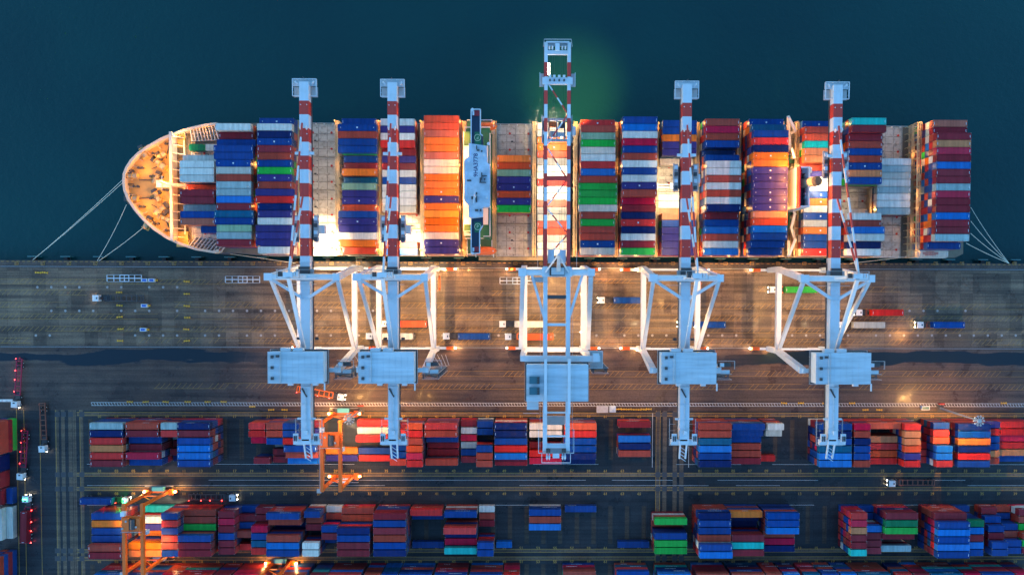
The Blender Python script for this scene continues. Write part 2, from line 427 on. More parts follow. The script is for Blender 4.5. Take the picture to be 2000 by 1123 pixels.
NB = [(240, 357), (241, 340), (246, 327), (255, 313), (270, 298), (290, 284), (315, 270), (344, 258), (375, 248.5), (400, 243), (424, 240)]
SB = [(430, 491.5), (420, 495), (385, 489.5), (350, 478), (325, 466), (300, 449), (280, 431), (262, 410), (249, 390), (242, 372)]
out = [P(x, y, 13.0) for x, y in NB] + [Vector((P(500, 243, 10.5).x, SN, 0))] + [Vector((P(1800, 243, 10.5).x, SN, 0)), Vector((P(1884, 300, 10.5).x, SN - 1.5, 0)), Vector((P(1884, 400, 10.5).x, SS + 1.5, 0)), Vector((P(1868, 400, 10.5).x, SS, 0))] + [Vector((P(520, 495, 10.5).x, SS, 0))] + [P(x, y, 13.0) for x, y in SB]
out = [(p.x, p.y) for p in out]
cx0 = P(430, 370, 0).x; cy0 = (SN + SS) / 2
def shrink(p):                              # narrower waterline at the flared bow and stern
    x, y = p
    if x < cx0: k = (cx0 - x) / 55; return (x + 9 * k * k, cy0 + (y - cy0) * (1 - .42 * k ** .6 if k > 0 else 1))
    if x > out[len(NB) + 1][0]: return (x - 9, cy0 + (y - cy0) * .8)
    return (x, y)
s = MB(); s.prism(out, -5, 9.8, 0, 0, [shrink(p) for p in out]); s.build('hull', hull_m, SHIP)
s = MB(); s.prism([p for p in out], 9.8, 10.1, 0, 0); s.build('main_deck', paint('dark_deck_paint', (.17, .13, .09), .55, .6, (.08, .05, .03), .5), SHIP)
# bulwark round the bow and sloping forecastle
bow = [p for p in out if p[0] <= P(430, 0, 13).x + 1]
order = [(P(x, y, 13).x, P(x, y, 13).y) for x, y in list(reversed(SB))[0:] ]
ring = [(P(x, y, 13).x, P(x, y, 13).y) for x, y in SB] + [(P(x, y, 13).x, P(x, y, 13).y) for x, y in NB]
s = MB(); ctr = Vector((P(360, 370, 13).x, cy0))
for a, b in zip(ring[:-1], ring[1:]):
    def off(p, d):
        v = Vector(p) - ctr; v.normalize(); return (p[0] - v.x * d, p[1] - v.y * d)
    ai, bi = off(a, 1.0), off(b, 1.0)
    s.hexa([(a[0], a[1], 10.0), (b[0], b[1], 10.0), (bi[0], bi[1], 10.0), (ai[0], ai[1], 10.0), (a[0], a[1], 13.6), (b[0], b[1], 13.6), (bi[0], bi[1], 13.6), (ai[0], ai[1], 13.6)])
    m_ = ((Vector(ai) + Vector(bi)) / 2); v = (m_ - ctr).normalized()
    s.beam((m_.x, m_.y, 12.6), (m_.x - v.x * 1.6, m_.y - v.y * 1.6, 11.1), .18, .5)
s.build('bulwark', paint('bulwark_paint', (.60, .48, .36), .5, .45, (.3, .2, .14), .5), SHIP)
X342 = P(342, 370, 12).x
fc = [p for p in ring if p[0] < X342 + 1]
s = MB(); q = [off(p, .9) for p in ring if p[0] < X342]
north = P(342, 259, 11).y; south = P(342, 474, 11).y
fpoly = sorted([p for p in q if p[1] < cy0], key=lambda p: -p[0]) + sorted([p for p in q if p[1] >= cy0], key=lambda p: p[0])
fpoly = [(X342, south + 1)] + fpoly + [(X342, north - 1)]
s.prism(fpoly, 10.1, 11.0); s.build('forecastle_deck', deck_m, SHIP)
s = MB()
s.box(X342 - .5, X342 + .5, south + .6, north - .6, 11, 15.6)
for i in range(13):
    y = south + 2 + i * (north - south - 4) / 12
    s.beam((X342 + .4, y, 15.2), (X342 + 3.2, y, 10.3), .35, .5)
s.beam((X342 + 3.2, south + 3, 11.2), (X342 + 3.2, north - 3, 11.2), .5, .5)
s.build('breakwater', paint('breakwater_paint', (.62, .55, .46), .5, .4, (.3, .2, .12), .5), SHIP)
# foremast
mx = P(333, 362, 14)
s = MB(); s.tube((mx.x, mx.y, 11), (mx.x, mx.y, 24), .55, 10, r2=.35); s.box(mx.x - 2.2, mx.x + .3, mx.y - .9, mx.y + .9, 14.5, 15.1); s.beam((mx.x, mx.y - 2.5, 21), (mx.x, mx.y + 2.5, 21), .25)
s.beam((mx.x + 8, mx.y - .2, 11.5), (mx.x, mx.y, 19), .9, .9); s.box(mx.x - 3.4, mx.x - 1.6, mx.y - 1.3, mx.y + 1.3, 17.6, 18.0)
s.build('foremast', rail_m, SHIP)
# mooring winches, windlasses, bollards, fairleads, anchor chains
drum_m = paint('rope_drum', (.42, .34, .2), .7, .5, (.2, .12, .05), 1)
def winch(px, py, rz, big=1.0, name='mooring_winch'):
    c = P(px, py, 11); mt = Matrix.Translation((c.x, c.y, 11)) @ Matrix.Rotation(rz, 4, 'Z')
    s = MB()
    def bx(x0, x1, y0, y1, z0, z1, m=0):
        s.hexa([tuple(mt @ Vector(p)) for p in ((x0, y0, z0), (x1, y0, z0), (x1, y1, z0), (x0, y1, z0), (x0, y0, z1), (x1, y0, z1), (x1, y1, z1), (x0, y1, z1))], m)
    bx(-1.3 * big, 1.3 * big, -2.4 * big, 2.4 * big, 0, .35)
    s.tube(mt @ Vector((0, -1.9 * big, 1.2)), mt @ Vector((0, -.2 * big, 1.2)), .85 * big, 12, 2)
    s.tube(mt @ Vector((0, .1 * big, 1.2)), mt @ Vector((0, 1.5 * big, 1.2)), .7 * big, 12, 2)
    for y in (-2.0, -.05, 1.6): s.tube(mt @ Vector((0, y * big, 1.2)), mt @ Vector((0, (y + .14) * big, 1.2)), 1.15 * big, 14, 0)
    bx(-.9 * big, .9 * big, 1.8 * big, 2.9 * big, .3, 1.9, 1); bx(.9 * big, 1.9 * big, .5 * big, 1.9 * big, .3, 1.3, 1)
    s.build(name, [deck_m, M['dark'], drum_m], SHIP)
for a in ((284, 300, .45), (262, 345, 1.57), (262, 389, 1.57), (308, 350, -.45), (310, 385, .5), (318, 305, 2.0), (326, 428, 1.2), (290, 437, -.5)): winch(a[0], a[1], a[2])
winch(316, 322, .9, 1.25, 'anchor_windlass'); winch(316, 411, -.9, 1.25, 'anchor_windlass')
s = MB()
for px, py in ((277, 329), (280, 404), (305, 301), (307, 437), (258, 335), (258, 397), (300, 345), (300, 388), (330, 282), (331, 450), (268, 365), (325, 372)):
    c = P(px, py, 11)
    for d in (-.7, .7): s.tube((c.x + d, c.y, 11), (c.x + d, c.y, 12.1), .38, 10); s.tube((c.x + d, c.y, 12.1), (c.x + d, c.y, 12.25), .5, 10)
build_each(s, 'bollard', M['dark'], SHIP, 1.0)
s = MB()
for (x0, y0, x1, y1) in ((272, 352, 300, 352), (272, 388, 300, 386), (318, 322, 296, 330), (318, 411, 296, 400), (247, 360, 262, 360), (325, 310, 331, 282), (322, 425, 331, 446)):
    a = P(x0, y0, 11.3); b = P(x1, y1, 11.3); s.beam(a, b, .3, .25)
build_each(s, 'anchor_chain', M['dark'], SHIP)
# steps and frames of the flared bow quarters between the breakwater and the first full bay
for sgn in (0, 1):
    s = MB()
    for i in range(10):
        t = i / 9
        if sgn == 0: a = P(372 + 52 * t, 250 - 9.5 * t, 12.6); b = P(376 + 58 * t, 276 - 3 * t, 11)
        else: a = P(368 + 62 * t, 484 + 9 * t, 12.6); b = P(385 + 62 * t, 462 + 12 * t, 11)
        s.beam(a, b, .3, .9); c = a.lerp(b, .5); d = a.lerp(b, .75)
        if i < 9:
            tt = (i + 1) / 9
            if sgn == 0: a2 = P(372 + 52 * tt, 250 - 9.5 * tt, 12.6); b2 = P(376 + 58 * tt, 276 - 3 * tt, 11)
            else: a2 = P(368 + 62 * tt, 484 + 9 * tt, 12.6); b2 = P(385 + 62 * tt, 462 + 12 * tt, 11)
            s.beam(a.lerp(b, .45), a2.lerp(b2, .45), .2, .2); s.beam(b, b2, .3, .3); s.beam(a.lerp(b, .7), a2.lerp(b2, .7), .12, .12)
    s.build('bow_quarter_frames', rail_m, SHIP)
s = MB()
for a, b in (((345, 262), (362, 288)), ((345, 452), (368, 482))):
    p = P(a[0], a[1], 11); q = P(b[0], b[1], 11); s.box(p.x, q.x, q.y, p.y, 10.1, 11.2)
build_each(s, 'bow_platform', deck_m, SHIP)
# hatch covers, bay by bay
BAY = {}                                    # name: centre x
for k, px, t in (('A', 384.5, 4), ('B', 456, 5), ('C', 536.5, 5), ('D', 621, 0), ('E', 698, 5), ('F', 779.5, 3), ('G', 862, 6), ('H', 1003.8, 4), ('I', 1082, 2), ('J', 1168, 5), ('K', 1247.3, 5),
                 ('L', 1326.7, 4), ('M', 1412, 5.5), ('N', 1504.9, 7), ('O', 1604, 5), ('P', 1689, 5), ('Q', 1746, 3), ('R', 1861.8, 6)):
    BAY[k] = P(px, 360, HZ + t * 2.9).x
red_sock = paint('red_socket', (.5, .03, .02), .5, .2, (.2, .1, .1), 1)
for k, x in BAY.items():
    y1 = RY0 + .2; y0 = RY0 - 19 * RP - .2
    if k == 'A': y1 = P(384, 288, 11).y; y0 = P(384, 468, 11).y
    if k == 'B': y1 -= 2; y0 += 4
    if k == 'R': y0 += 1.2
    s = MB(); wdt = 6.75
    n = 4; seg = (y1 - y0) / n
    for i in range(n):
        a, b = y0 + i * seg + .12, y0 + (i + 1) * seg - .12
        s.box(x - wdt, x + wdt, a, b, 9.9, HZ - .1)
        for xx in (-6.5, -3.2, 0, 3.2, 6.2): s.box(x + xx, x + xx + .22, a, b, HZ - .1, HZ - .02); s.box(x + xx + .22, x + xx + .34, a + .2, b - .2, HZ - .1, HZ - .08, 2)
        for j in range(3): s.box(x - wdt + 1.2 + j * 4.2, x - wdt + 2.0 + j * 4.2, (a + b) / 2 - .3, (a + b) / 2 + .3, HZ - .1, HZ + .1, 2 if j == 1 else 0)
        for j in range(5):
            yy = a + (b - a) * j / 4.3; s.box(x - wdt, x + wdt, yy, yy + .16, HZ - .1, HZ - .05); s.box(x - wdt + .3, x + wdt - .3, yy + .16, yy + .27, HZ - .1, HZ - .085, 2)
        for xx in (-5.6, 5.6, -.4):
            for j in range(int(seg / RP) + 1):
                s.box(x + xx, x + xx + .3, a + .4 + j * RP, a + .75 + j * RP, HZ - .1, HZ + .12, 2 if abs(xx) < 1 else 0)
        for xx in (-1.8, 5.1):
            for f in (.25, .75):
                c = (x + xx, a + (b - a) * f); s.tube((c[0], c[1], HZ - .1), (c[0], c[1], HZ + .12), .42, 10, 1)
    s.build('hatch_cover', [hatch_m, red_sock, M['dark']], SHIP)
# lashing bridges in the gaps between the bays
ks = list(BAY); GAPS = []
for a, b in zip(ks[:-1], ks[1:]):
    if a in 'A' : continue
    if a == 'N' or (a == 'G'): 
        gx = [BAY[a] + 7.2, BAY[b] - 7.2]
    else: gx = [(BAY[a] + BAY[b]) / 2]
    for g in gx: GAPS.append((g, a, b))
top_h = {'N': 20, 'Q': 20, 'B': 17.5, 'P': 15}
for g, a, b in GAPS:
    s = MB(); y1 = RY0 + .1; y0 = RY0 - 19 * RP - .1
    if a == 'B': y1 -= 2.5; y0 += 4
    hh = top_h.get(a, 17.5)
    for i in range(20):
        y = y1 - i * (y1 - y0) / 19
        for dx in (-.55, .55): s.beam((g + dx, y, 10), (g + dx, y, hh), .22, .22)
        s.beam((g - .55, y, hh), (g + .55, y, hh), .25, .25)
        if i % 3 == 0 and i < 19: s.beam((g, y, 11), (g, y - RP * 1.0, hh - .3), .15, .15)
        if i in (0, 18, 9): s.beam((g - .6, y - .4, hh), (g - .6, y - .4, hh + 3.2), .3, .3)
    for z in (13.4, 16.0, hh):
        s.box(g - .62, g - .40, y0, y1, z - .12, z); s.box(g + .40, g + .62, y0, y1, z - .12, z); s.box(g - .3, g + .1, y0, y1, z - .14, z - .06)
    for dx in (-.6, .6): s.beam((g + dx, y0, hh + 1.05), (g + dx, y1, hh + 1.05), .1, .1)
    s.build('lashing_bridge', lash_m, SHIP)
# side passages
s = MB()
for y, sg in ((SN, 1), (SS, -1)):
    for x in [BAY['C'] - 8 + 3.1 * i for i in range(82)]:
        s.box(x, x + .35, y - (.5 if sg > 0 else -.1), y - (.1 if sg > 0 else -.5), 10.1, 11.3)
    s.box(BAY['C'] - 9, BAY['R'] + 4, y - .25 if sg > 0 else y + .1, y - .1 if sg > 0 else y + .25, 11.2, 11.35)
s.build('side_rail', rail_m, SHIP)
s = MB(); a = P(935, 0, 10).x; yb = SS - .2
s.box(a, a + 26, yb - 1.3, yb, 8.4, 8.7); s.rail([(a, yb - 1.25, 8.7), (a + 26, yb - 1.25, 8.7)], 1.1, .1); s.build('gangway', lash_m, SHIP)

# accommodation block and navigation bridge ------------------------------------
def pl(pts, z): return [(P(x, y, z).x, P(x, y, z).y) for x, y in pts]
roof_m = paint('bridge_roof_paint', (.55, .64, .74), .5, .3, (.38, .34, .33), .2, streak=(.3, .3, .3))
white_s = paint('accommodation_white', (.72, .68, .62), .45, .3, (.4, .3, .2), .4)
hx0, hx1 = P(905, 0, 30).x, P(960, 0, 30).x
s = MB()
s.box(P(912, 0, 22).x, P(957, 0, 22).x, P(0, 440, 22).y, P(0, 292, 22).y, 10, 34)
s.prism(pl([(906, 300), (930, 262), (957, 262), (957, 460), (906, 460)], 30), 26, 30)
s.build('accommodation_block', white_s, SHIP)
s = MB()
s.prism(pl([(906, 258), (957, 254), (957, 470), (906, 452)], 32), 31.7, 32.0); s.prism(pl([(910, 252), (957, 250), (957, 262), (910, 262)], 28), 27.7, 28)
s.prism(pl([(912, 235), (961, 235), (961, 497), (912, 497)], 18), 17.7, 18); s.prism(pl([(909, 453), (957, 453), (957, 466), (909, 466)], 28), 27.7, 28)
build_each(s, 'side_deck', gdeck, SHIP, .05)
s = MB()
for ring2, z in (([(906, 259), (906, 452), (919, 452)], 32), ([(957, 262), (957, 462), (945, 462)], 32), ([(957, 250), (909, 250), (909, 262)], 28), ([(909, 466), (957, 466), (957, 450)], 28), ([(913, 236), (961, 236), (961, 262)], 18), ([(913, 497), (961, 497), (961, 470)], 18), ([(913, 470), (913, 497)], 18)):
    pts = [tuple(P(x, y, z)) for x, y in ring2]; s.rail(pts, 1.1, .22, 0, 2.5)
build_each(s, 'deck_rail', M['white'], SHIP, .05)
s = MB(); z = 40
wing = [(920.5, 215), (938.5, 215), (938.5, 263), (943, 266), (943, 441), (937, 452), (937, 495), (920.5, 495)]
s.prism(pl(wing, z), z - 3.2, z, 0, 0); s.build('bridge_wing', paint('dark_bridge_deck', (.015, .035, .075), .5, .3, (.02, .05, .07), .4), SHIP)
s = MB()
for a, b in zip(wing, wing[1:] + wing[:1]):
    if (a, b) == ((943, 266), (943, 441)): continue
    p, q = P(a[0], a[1], z), P(b[0], b[1], z); s.beam((p.x, p.y, z + .5), (q.x, q.y, z + .5), .32, 1.1)
for y in (215, 495):
    p = P(923, y, z + 1); s.tube((p.x, p.y, z), (p.x, p.y, z + 1.6), .5, 8)
build_each(s, 'wing_bulwark', M['white'], SHIP, .1)
s = MB(); s.prism(pl([(927, 258), (940, 258), (940, 284), (927, 284)], z), z + .02, z + .06); s.prism(pl([(927, 434), (940, 434), (940, 454), (927, 454)], z), z + .02, z + .06); build_each(s, 'helper_pad', paint('pad_green', (.015, .16, .07), .5, .2, (.05, .1, .05), .5), SHIP)
s = MB()
for (cx, cy, rz) in ((932.8, 269.3, math.pi), (933, 443, 0)):
    c = P(cx, cy, z); n = 28
    for i in range(n):
        a0, a1 = 6.2832 * i / n, 6.2832 * (i + 1) / n
        s.poly([(c.x + r * math.cos(t), c.y + r * math.sin(t), z + .10) for r, t in ((.95, a0), (1.15, a0), (1.15, a1), (.95, a1))])
    text(s, 'P', T((c.x, c.y, z + .10), rz, 1.35))
build_each(s, 'pilot_mark', paint('cream_mark', (.7, .66, .4), .5), SHIP, .6)
s = MB(); z2 = 43
s.prism(pl([(915.5, 280), (950, 285), (952, 318), (957, 322), (957, 404), (943, 405), (943, 423), (920, 426), (915, 425), (915, 401), (906, 392), (906, 313), (915, 306)], z2), z2 - 3, z2)
s.build('wheelhouse_roof', roof_m, SHIP)
s = MB(); c = P(929.5, 323, z2); text(s, '9HA3778', T((c.x, c.y, z2 + .03), R(90), 2.0)); s.build('call_sign', paint('mark_blue', (.02, .03, .12), .5), SHIP)
s = MB()
def bit(px, py, w_, l_, h_, m=0): c = P(px, py, z2); s.box(c.x - w_ / 2, c.x + w_ / 2, c.y - l_ / 2, c.y + l_ / 2, z2, z2 + h_, m)
for q in ((941, 345, .3, 2.4, .8), (947, 351, .4, .4, 1.5), (938, 352, .3, 1.5, .7), (946.5, 344, 1.6, .2, .6), (943, 357, 2.2, .25, .7), (916.5, 353, 1.4, .5, .4), (931, 386, .4, 3.2, 1.2), (923, 387, .7, .9, 1.0), (931, 411, 1, .6, .7), (939, 411, .5, .8, .6), (931, 289, .3, 1.2, .8), (934, 294, .9, .4, .7), (941, 296, .5, .5, .6)): bit(*q, 1)
for px, py in ((919.5, 284), (916, 314), (951, 386), (934, 419), (954, 281), (946, 303)): c = P(px, py, z2); s.tube((c.x, c.y, z2 - .5), (c.x, c.y, z2 + .8), .55, 10, 0, .4)
a = P(927, 375, z2 + 2); b = P(925, 398, z2 + 1); s.beam(a, b, .5, .3, 0)
c = P(929, 386, z2); s.tube((c.x, c.y, z2), (c.x, c.y, z2 + 9), .3, 8, 0, .15); s.beam((c.x - 1.6, c.y, z2 + 6), (c.x + 1.6, c.y, z2 + 6), .2)
build_each(s, 'roof_fitting', [M['white'], M['dark']], SHIP)
s = MB()
for py in (222, 487):
    c = P(932, py, z); s.prism(pl([(926, py - 5), (937, py - 5), (937, py + 5), (926, py + 5)], z), z + .04, z + .5, 0); s.prism(pl([(923, py - 3), (926.5, py - 3), (926.5, py + 4), (923, py + 4)], z), z + .1, z + .9, 1)
build_each(s, 'wing_shelter', [paint('wing_red', (.35, .02, .03), .5), M['white']], SHIP, .4)
def lifeboat(px, py, rz):
    c = P(px, py, 21); g = MB(); n = 10; mt = Matrix.Translation(c) @ Matrix.Rotation(rz, 4, 'Z'); k0 = len(g.v)
    prof = []
    for i in range(n + 1):
        t = -1 + 2 * i / n; r = (1 - abs(t) ** 2.6) ** .5; prof.append((t * 4.6, max(.05, r * 1.55)))
    for x, r in prof:
        for j in range(10):
            a = 6.2832 * j / 10; g.v.append(tuple(mt @ Vector((x, r * math.cos(a), r * .95 * math.sin(a)))))
    for i in range(n):
        for j in range(10):
            j2 = (j + 1) % 10; g.f.append((k0 + i * 10 + j, k0 + i * 10 + j2, k0 + i * 10 + 10 + j2, k0 + i * 10 + 10 + j)); g.m.append(0)
    for x in (-2.6, 0, 2.2): q = mt @ Vector((x, .3, 1.3)); g.box(q.x - .5, q.x + .5, q.y - .5, q.y + .5, q.z, q.z + .5, 0)
    q = mt @ Vector((3, 0, 0))
    for x in (-3.2, 3.2): a = mt @ Vector((x, 0, 1.6)); g.beam((a.x, a.y - 2, 18), (a.x, a.y, a.z), .3, .3, 1)
    g.build('lifeboat', [paint('lifeboat_orange', (.8, .14, .02), .4, .3, (.4, .2, .1), 1), M['white']], SHIP, smooth=False)
lifeboat(947, 247, 0); lifeboat(946, 490, 0)
# lights of the house front and aft: see lamps

# funnel casing ------------------------------------------------------------------
s = MB(); zf = 36
fb = [(P(1549.5, 318, zf - 1).x), P(1587, 318, zf).x]; fy = [P(0, 398, zf).y, P(0, 318, zf).y]
fx0, fx1 = P(1566, 0, zf).x, P(1587, 0, zf).x
s.box(fx0, fx0 + .5, fy[0], fy[1], 10, zf, 0); s.box(fx1 - .5, fx1, fy[0], fy[1], 10, zf, 1); s.box(fx0 + .5, fx1 - .5, fy[0], fy[0] + .5, 10, zf, 1); s.box(fx0 + .5, fx1 - .5, fy[1] - .5, fy[1], 10, zf, 1)
s.box(fx0 + .5, fx1 - .5, fy[0] + .5, fy[1] - .5, 10, zf - 4, 2)
s.build('funnel_casing', [paint('funnel_red', (.55, .02, .03), .4, .15, (.2, .05, .05), .4), M['white'], paint('funnel_dark', (.01, .02, .035), .5, .3, (.04, .04, .04), .5)], SHIP)
s = MB(); s.box(fx0 - .35, fx0 - .02, fy[0] - .1, fy[1] + .1, 10, zf - 3.2); s.build('funnel_band', M['white'], SHIP)
s = MB()
c = P(1572, 357, zf - 2); s.tube((c.x, c.y, zf - 4), (c.x + 2.5, c.y, zf + 1.6), 1.7, 16, 0); s.tube((c.x + 2.45, c.y, zf + 1.5), (c.x + 3.1, c.y, zf + 2.9), 1.75, 16, 1, 1.6)
for px, py in ((1574, 331), (1574, 336)): c = P(px, py, zf - 3); s.tube((c.x - 1, c.y, zf - 3.6), (c.x + 1.4, c.y, zf - 1.5), .55, 10, 2)
for py in (380, 387, 345): c = P(1573, py, zf - 4); s.tube((c.x, c.y, zf - 4), (c.x, c.y, zf - 2.4), .7, 10, 2)
build_each(s, 'exhaust_pipe', [paint('rusty_pipe', (.42, .30, .2), .6, .7, (.2, .09, .05), 1), paint('soot', (.09, .08, .07), .8), M['white']], SHIP)
s = MB(); gx = P(1545, 0, 18).x
for (x0, y0, z0, x1, y1, z1) in ((1540, 228, 26, 1540, 265, 20), (1540, 230, 26, 1553, 256, 22), (1553, 256, 22, 1543, 262, 20), (1542, 262, 20, 1542, 295, 20), (1546, 290, 22, 1551, 310, 22), (1547, 405, 22, 1553, 420, 22), (1552, 418, 22, 1545, 445, 20), (1545, 445, 20, 1553, 470, 20), (1553, 468, 22, 1540, 500, 25), (1540, 470, 20, 1540, 500, 20)):
    s.beam(P(x0, y0, z0), P(x1, y1, z1), .9, .9)
s.box(gx - 1.4, gx + 2.6, P(0, 312, 18).y, P(0, 295, 18).y, 17.5, 17.8, 1); s.box(gx - 1.4, gx + 2.6, P(0, 440, 18).y, P(0, 405, 18).y, 17.5, 17.8, 1)
s.rail([(gx - 1.4, P(0, 312, 18).y, 17.8), (gx - 1.4, P(0, 295, 18).y, 17.8), (gx + 2.6, P(0, 295, 18).y, 17.8)], 1.1, .15); s.rail([(gx - 1.4, P(0, 440, 18).y, 17.8), (gx - 1.4, P(0, 405, 18).y, 17.8), (gx + 2.6, P(0, 405, 18).y, 17.8)], 1.1, .15)
for py in (306, 423): c = P(1551, py, 20); s.tube((c.x, c.y, 17.8), (c.x, c.y, 19.6), .8, 10, 0, .6)
build_each(s, 'deck_fitting', [rail_m, gdeck], SHIP)
s = MB(); y0 = RY0 - 19 * RP - .1
s.box(BAY['R'] - 7.2, BAY['R'] + 6.4, SS - .2, SS + 3.0, 9.5, 11.2, 0); s.rail([(BAY['R'] - 7, SS, 11.2), (BAY['R'] + 6.2, SS, 11.2), (BAY['R'] + 6.2, SS + 3, 11.2)], 1.2, .18)
s.build('stern_platform', rail_m, SHIP)
# ------------------------------------------------------------------ containers
CC = {'N': ('navy blue', (.002, .017, .11)), 'B': ('dark blue', (.002, .054, .25)), 'b': ('bright blue', (.002, .16, .52)), 'T': ('teal blue', (.002, .10, .20)), 'P': ('purple blue', (.04, .034, .19)),
      'R': ('red', (.68, .022, .018)), 'C': ('crimson', (.60, .004, .045)), 'M': ('maroon', (.27, .018, .03)), 'K': ('brick red', (.45, .055, .03)), 'O': ('orange', (.85, .17, .004)),
      'o': ('orange red', (.68, .075, .02)), 'S': ('salmon pink', (.5, .13, .08)), 'W': ('white', (.72, .71, .64)), 'G': ('grey', (.50, .49, .42)), 'c': ('cream', (.78, .66, .52)),
      'E': ('green', (.012, .42, .05)), 'g': ('pale green', (.27, .42, .26)), 'L': ('pale steel blue', (.36, .48, .48)), 'D': ('dark green', (.004, .17, .07)), 'Q': ('turquoise', (.004, .46, .40)),
      'A': ('orange brown', (.62, .20, .07)), 'Y': ('yellow orange', (.9, .33, .02))}
CMAT = {k: paint('container_' + v[0].replace(' ', '_'), v[1], .34, .22, (.16, .08, .05), .9, .16, 0, (1.1, .12, .12), .12, .13) for k, v in CC.items()}
CAST = paint('corner_casting', (.20, .20, .19), .5, .4, (.2, .12, .08), 1)
ROOFD = {k: None for k in CC}
CW = 2.39
LEN = {'4': 12.19, '2': 6.06, '5': 13.72}
_cm = {}
def cmesh(kind, col, H, dots):
    key = (kind, col, H, dots)
    if key in _cm: return _cm[key]
    Ln = LEN[kind]; h = Ln / 2; y = CW / 2; s = MB()
    # body with a roof panel let down between the rails, and recessed long sides
    k = len(s.v); e = .14; d = .07
    o = [(-h, -y), (h, -y), (h, y), (-h, y)]; i_ = [(-h + .3, -y + e), (h - .3, -y + e), (h - .3, y - e), (-h + .3, y - e)]
    s.v += [(a, b, .02) for a, b in o] + [(a, b, H) for a, b in o] + [(a, b, H) for a, b in i_] + [(a, b, H - d) for a, b in i_]
    s.f += [(k + 3, k + 2, k + 1, k)] + [(k + j, k + (j + 1) % 4, k + 4 + (j + 1) % 4, k + 4 + j) for j in range(4)] + [(k + 4 + j, k + 4 + (j + 1) % 4, k + 8 + (j + 1) % 4, k + 8 + j) for j in range(4)] + [(k + 8 + j, k + 8 + (j + 1) % 4, k + 12 + (j + 1) % 4, k + 12 + j) for j in range(4)] + [(k + 12, k + 13, k + 14, k + 15)]
    s.m += [0] * 14
    xs = [-h + 1.2 + j * 1.12 for j in range(int((Ln - 2) / 1.12))]
    for x in xs[:0]: s.box(x, x + .5, -y + e + .02, y - e - .02, H - d - .01, H - d + .012, 0)       # roof corrugations
    for sx in (-1, 1):
        for sy in (-1, 1):
            for z in (0, H - .14):
                s.box(sx * (h + .012), sx * (h - .2), sy * (y + .012), sy * (y - .2), z, z + .155, 1)
    for q in (-.75, -.3, .3, .75): s.beam((h + .04, q, .15), (h + .04, q, H - .15), .06, .06, 1)      # lock rods on the door end
    if dots % 2:
        for sx in (-1, 1): s.box(sx * (h - .34), sx * (h - .48), -.5, .45, H - .04, H + .02, 2)
    if dots >= 2:
        s.box(-.26, .26, -.26, .26, H - .04, H + .03, 2)
        for sx in (-1, 1): s.box(sx * (h - .95), sx * (h - 1.2), -.12, .12, H - .04, H + .03, 2)
    me_o = s.build('shipping_container', [CMAT[col], CAST, M['white']]); me = me_o.data
    bpy.data.objects.remove(me_o); _cm[key] = me
    return me

TOPS = []           # every topmost container: dict
LOW = MB(); LOWK = list(CC); LOWI = {k: i for i, k in enumerate(LOWK)}
def lowbox(x, y, z, kind, col, H, rz=0):
    h = LEN[kind] / 2; a, b = (h, CW / 2) if not rz else (CW / 2, h)
    LOW.box(x - a, x + a, y - b, y + b, z + .02, z + H, LOWI[col])
    ci = len(LOWK)
    for sx in (-1, 1):
        for sy in (-1, 1):
            LOW.box(x + sx * (a + .012), x + sx * (a - .2), y + sy * (b + .012), y + sy * (b - .2), z + H - .14, z + H + .012, ci)
    if not rz:                                    # door frame and lock rods
        for q in (-.95, -.35, .35, .95): LOW.box(x + a + .0, x + a + .05, y + q - .05, y + q + .05, z + .2, z + H - .2, ci)
PALS = 'BBBNMMMKKKRWcEPOTLBMb'; PALY = 'BBBNMMMKKRCBTNMKKBW'
def stack(x, y, z0, kind, col, tiers, H, info, pal, group):
    rnd = random.Random(int(x * 31 + y * 17))
    for t in range(tiers - 1):
        c = rnd.choice(pal)
        lowbox(x + rnd.uniform(-.04, .04), y, z0 + t * H, kind if kind != '5' else '4', c, H)
    TOPS.append(dict(x=x, y=y, z=z0 + (tiers - 1) * H, kind=kind, col=col, H=H, info=info, group=group, rz=0, rnd=rnd.random()))

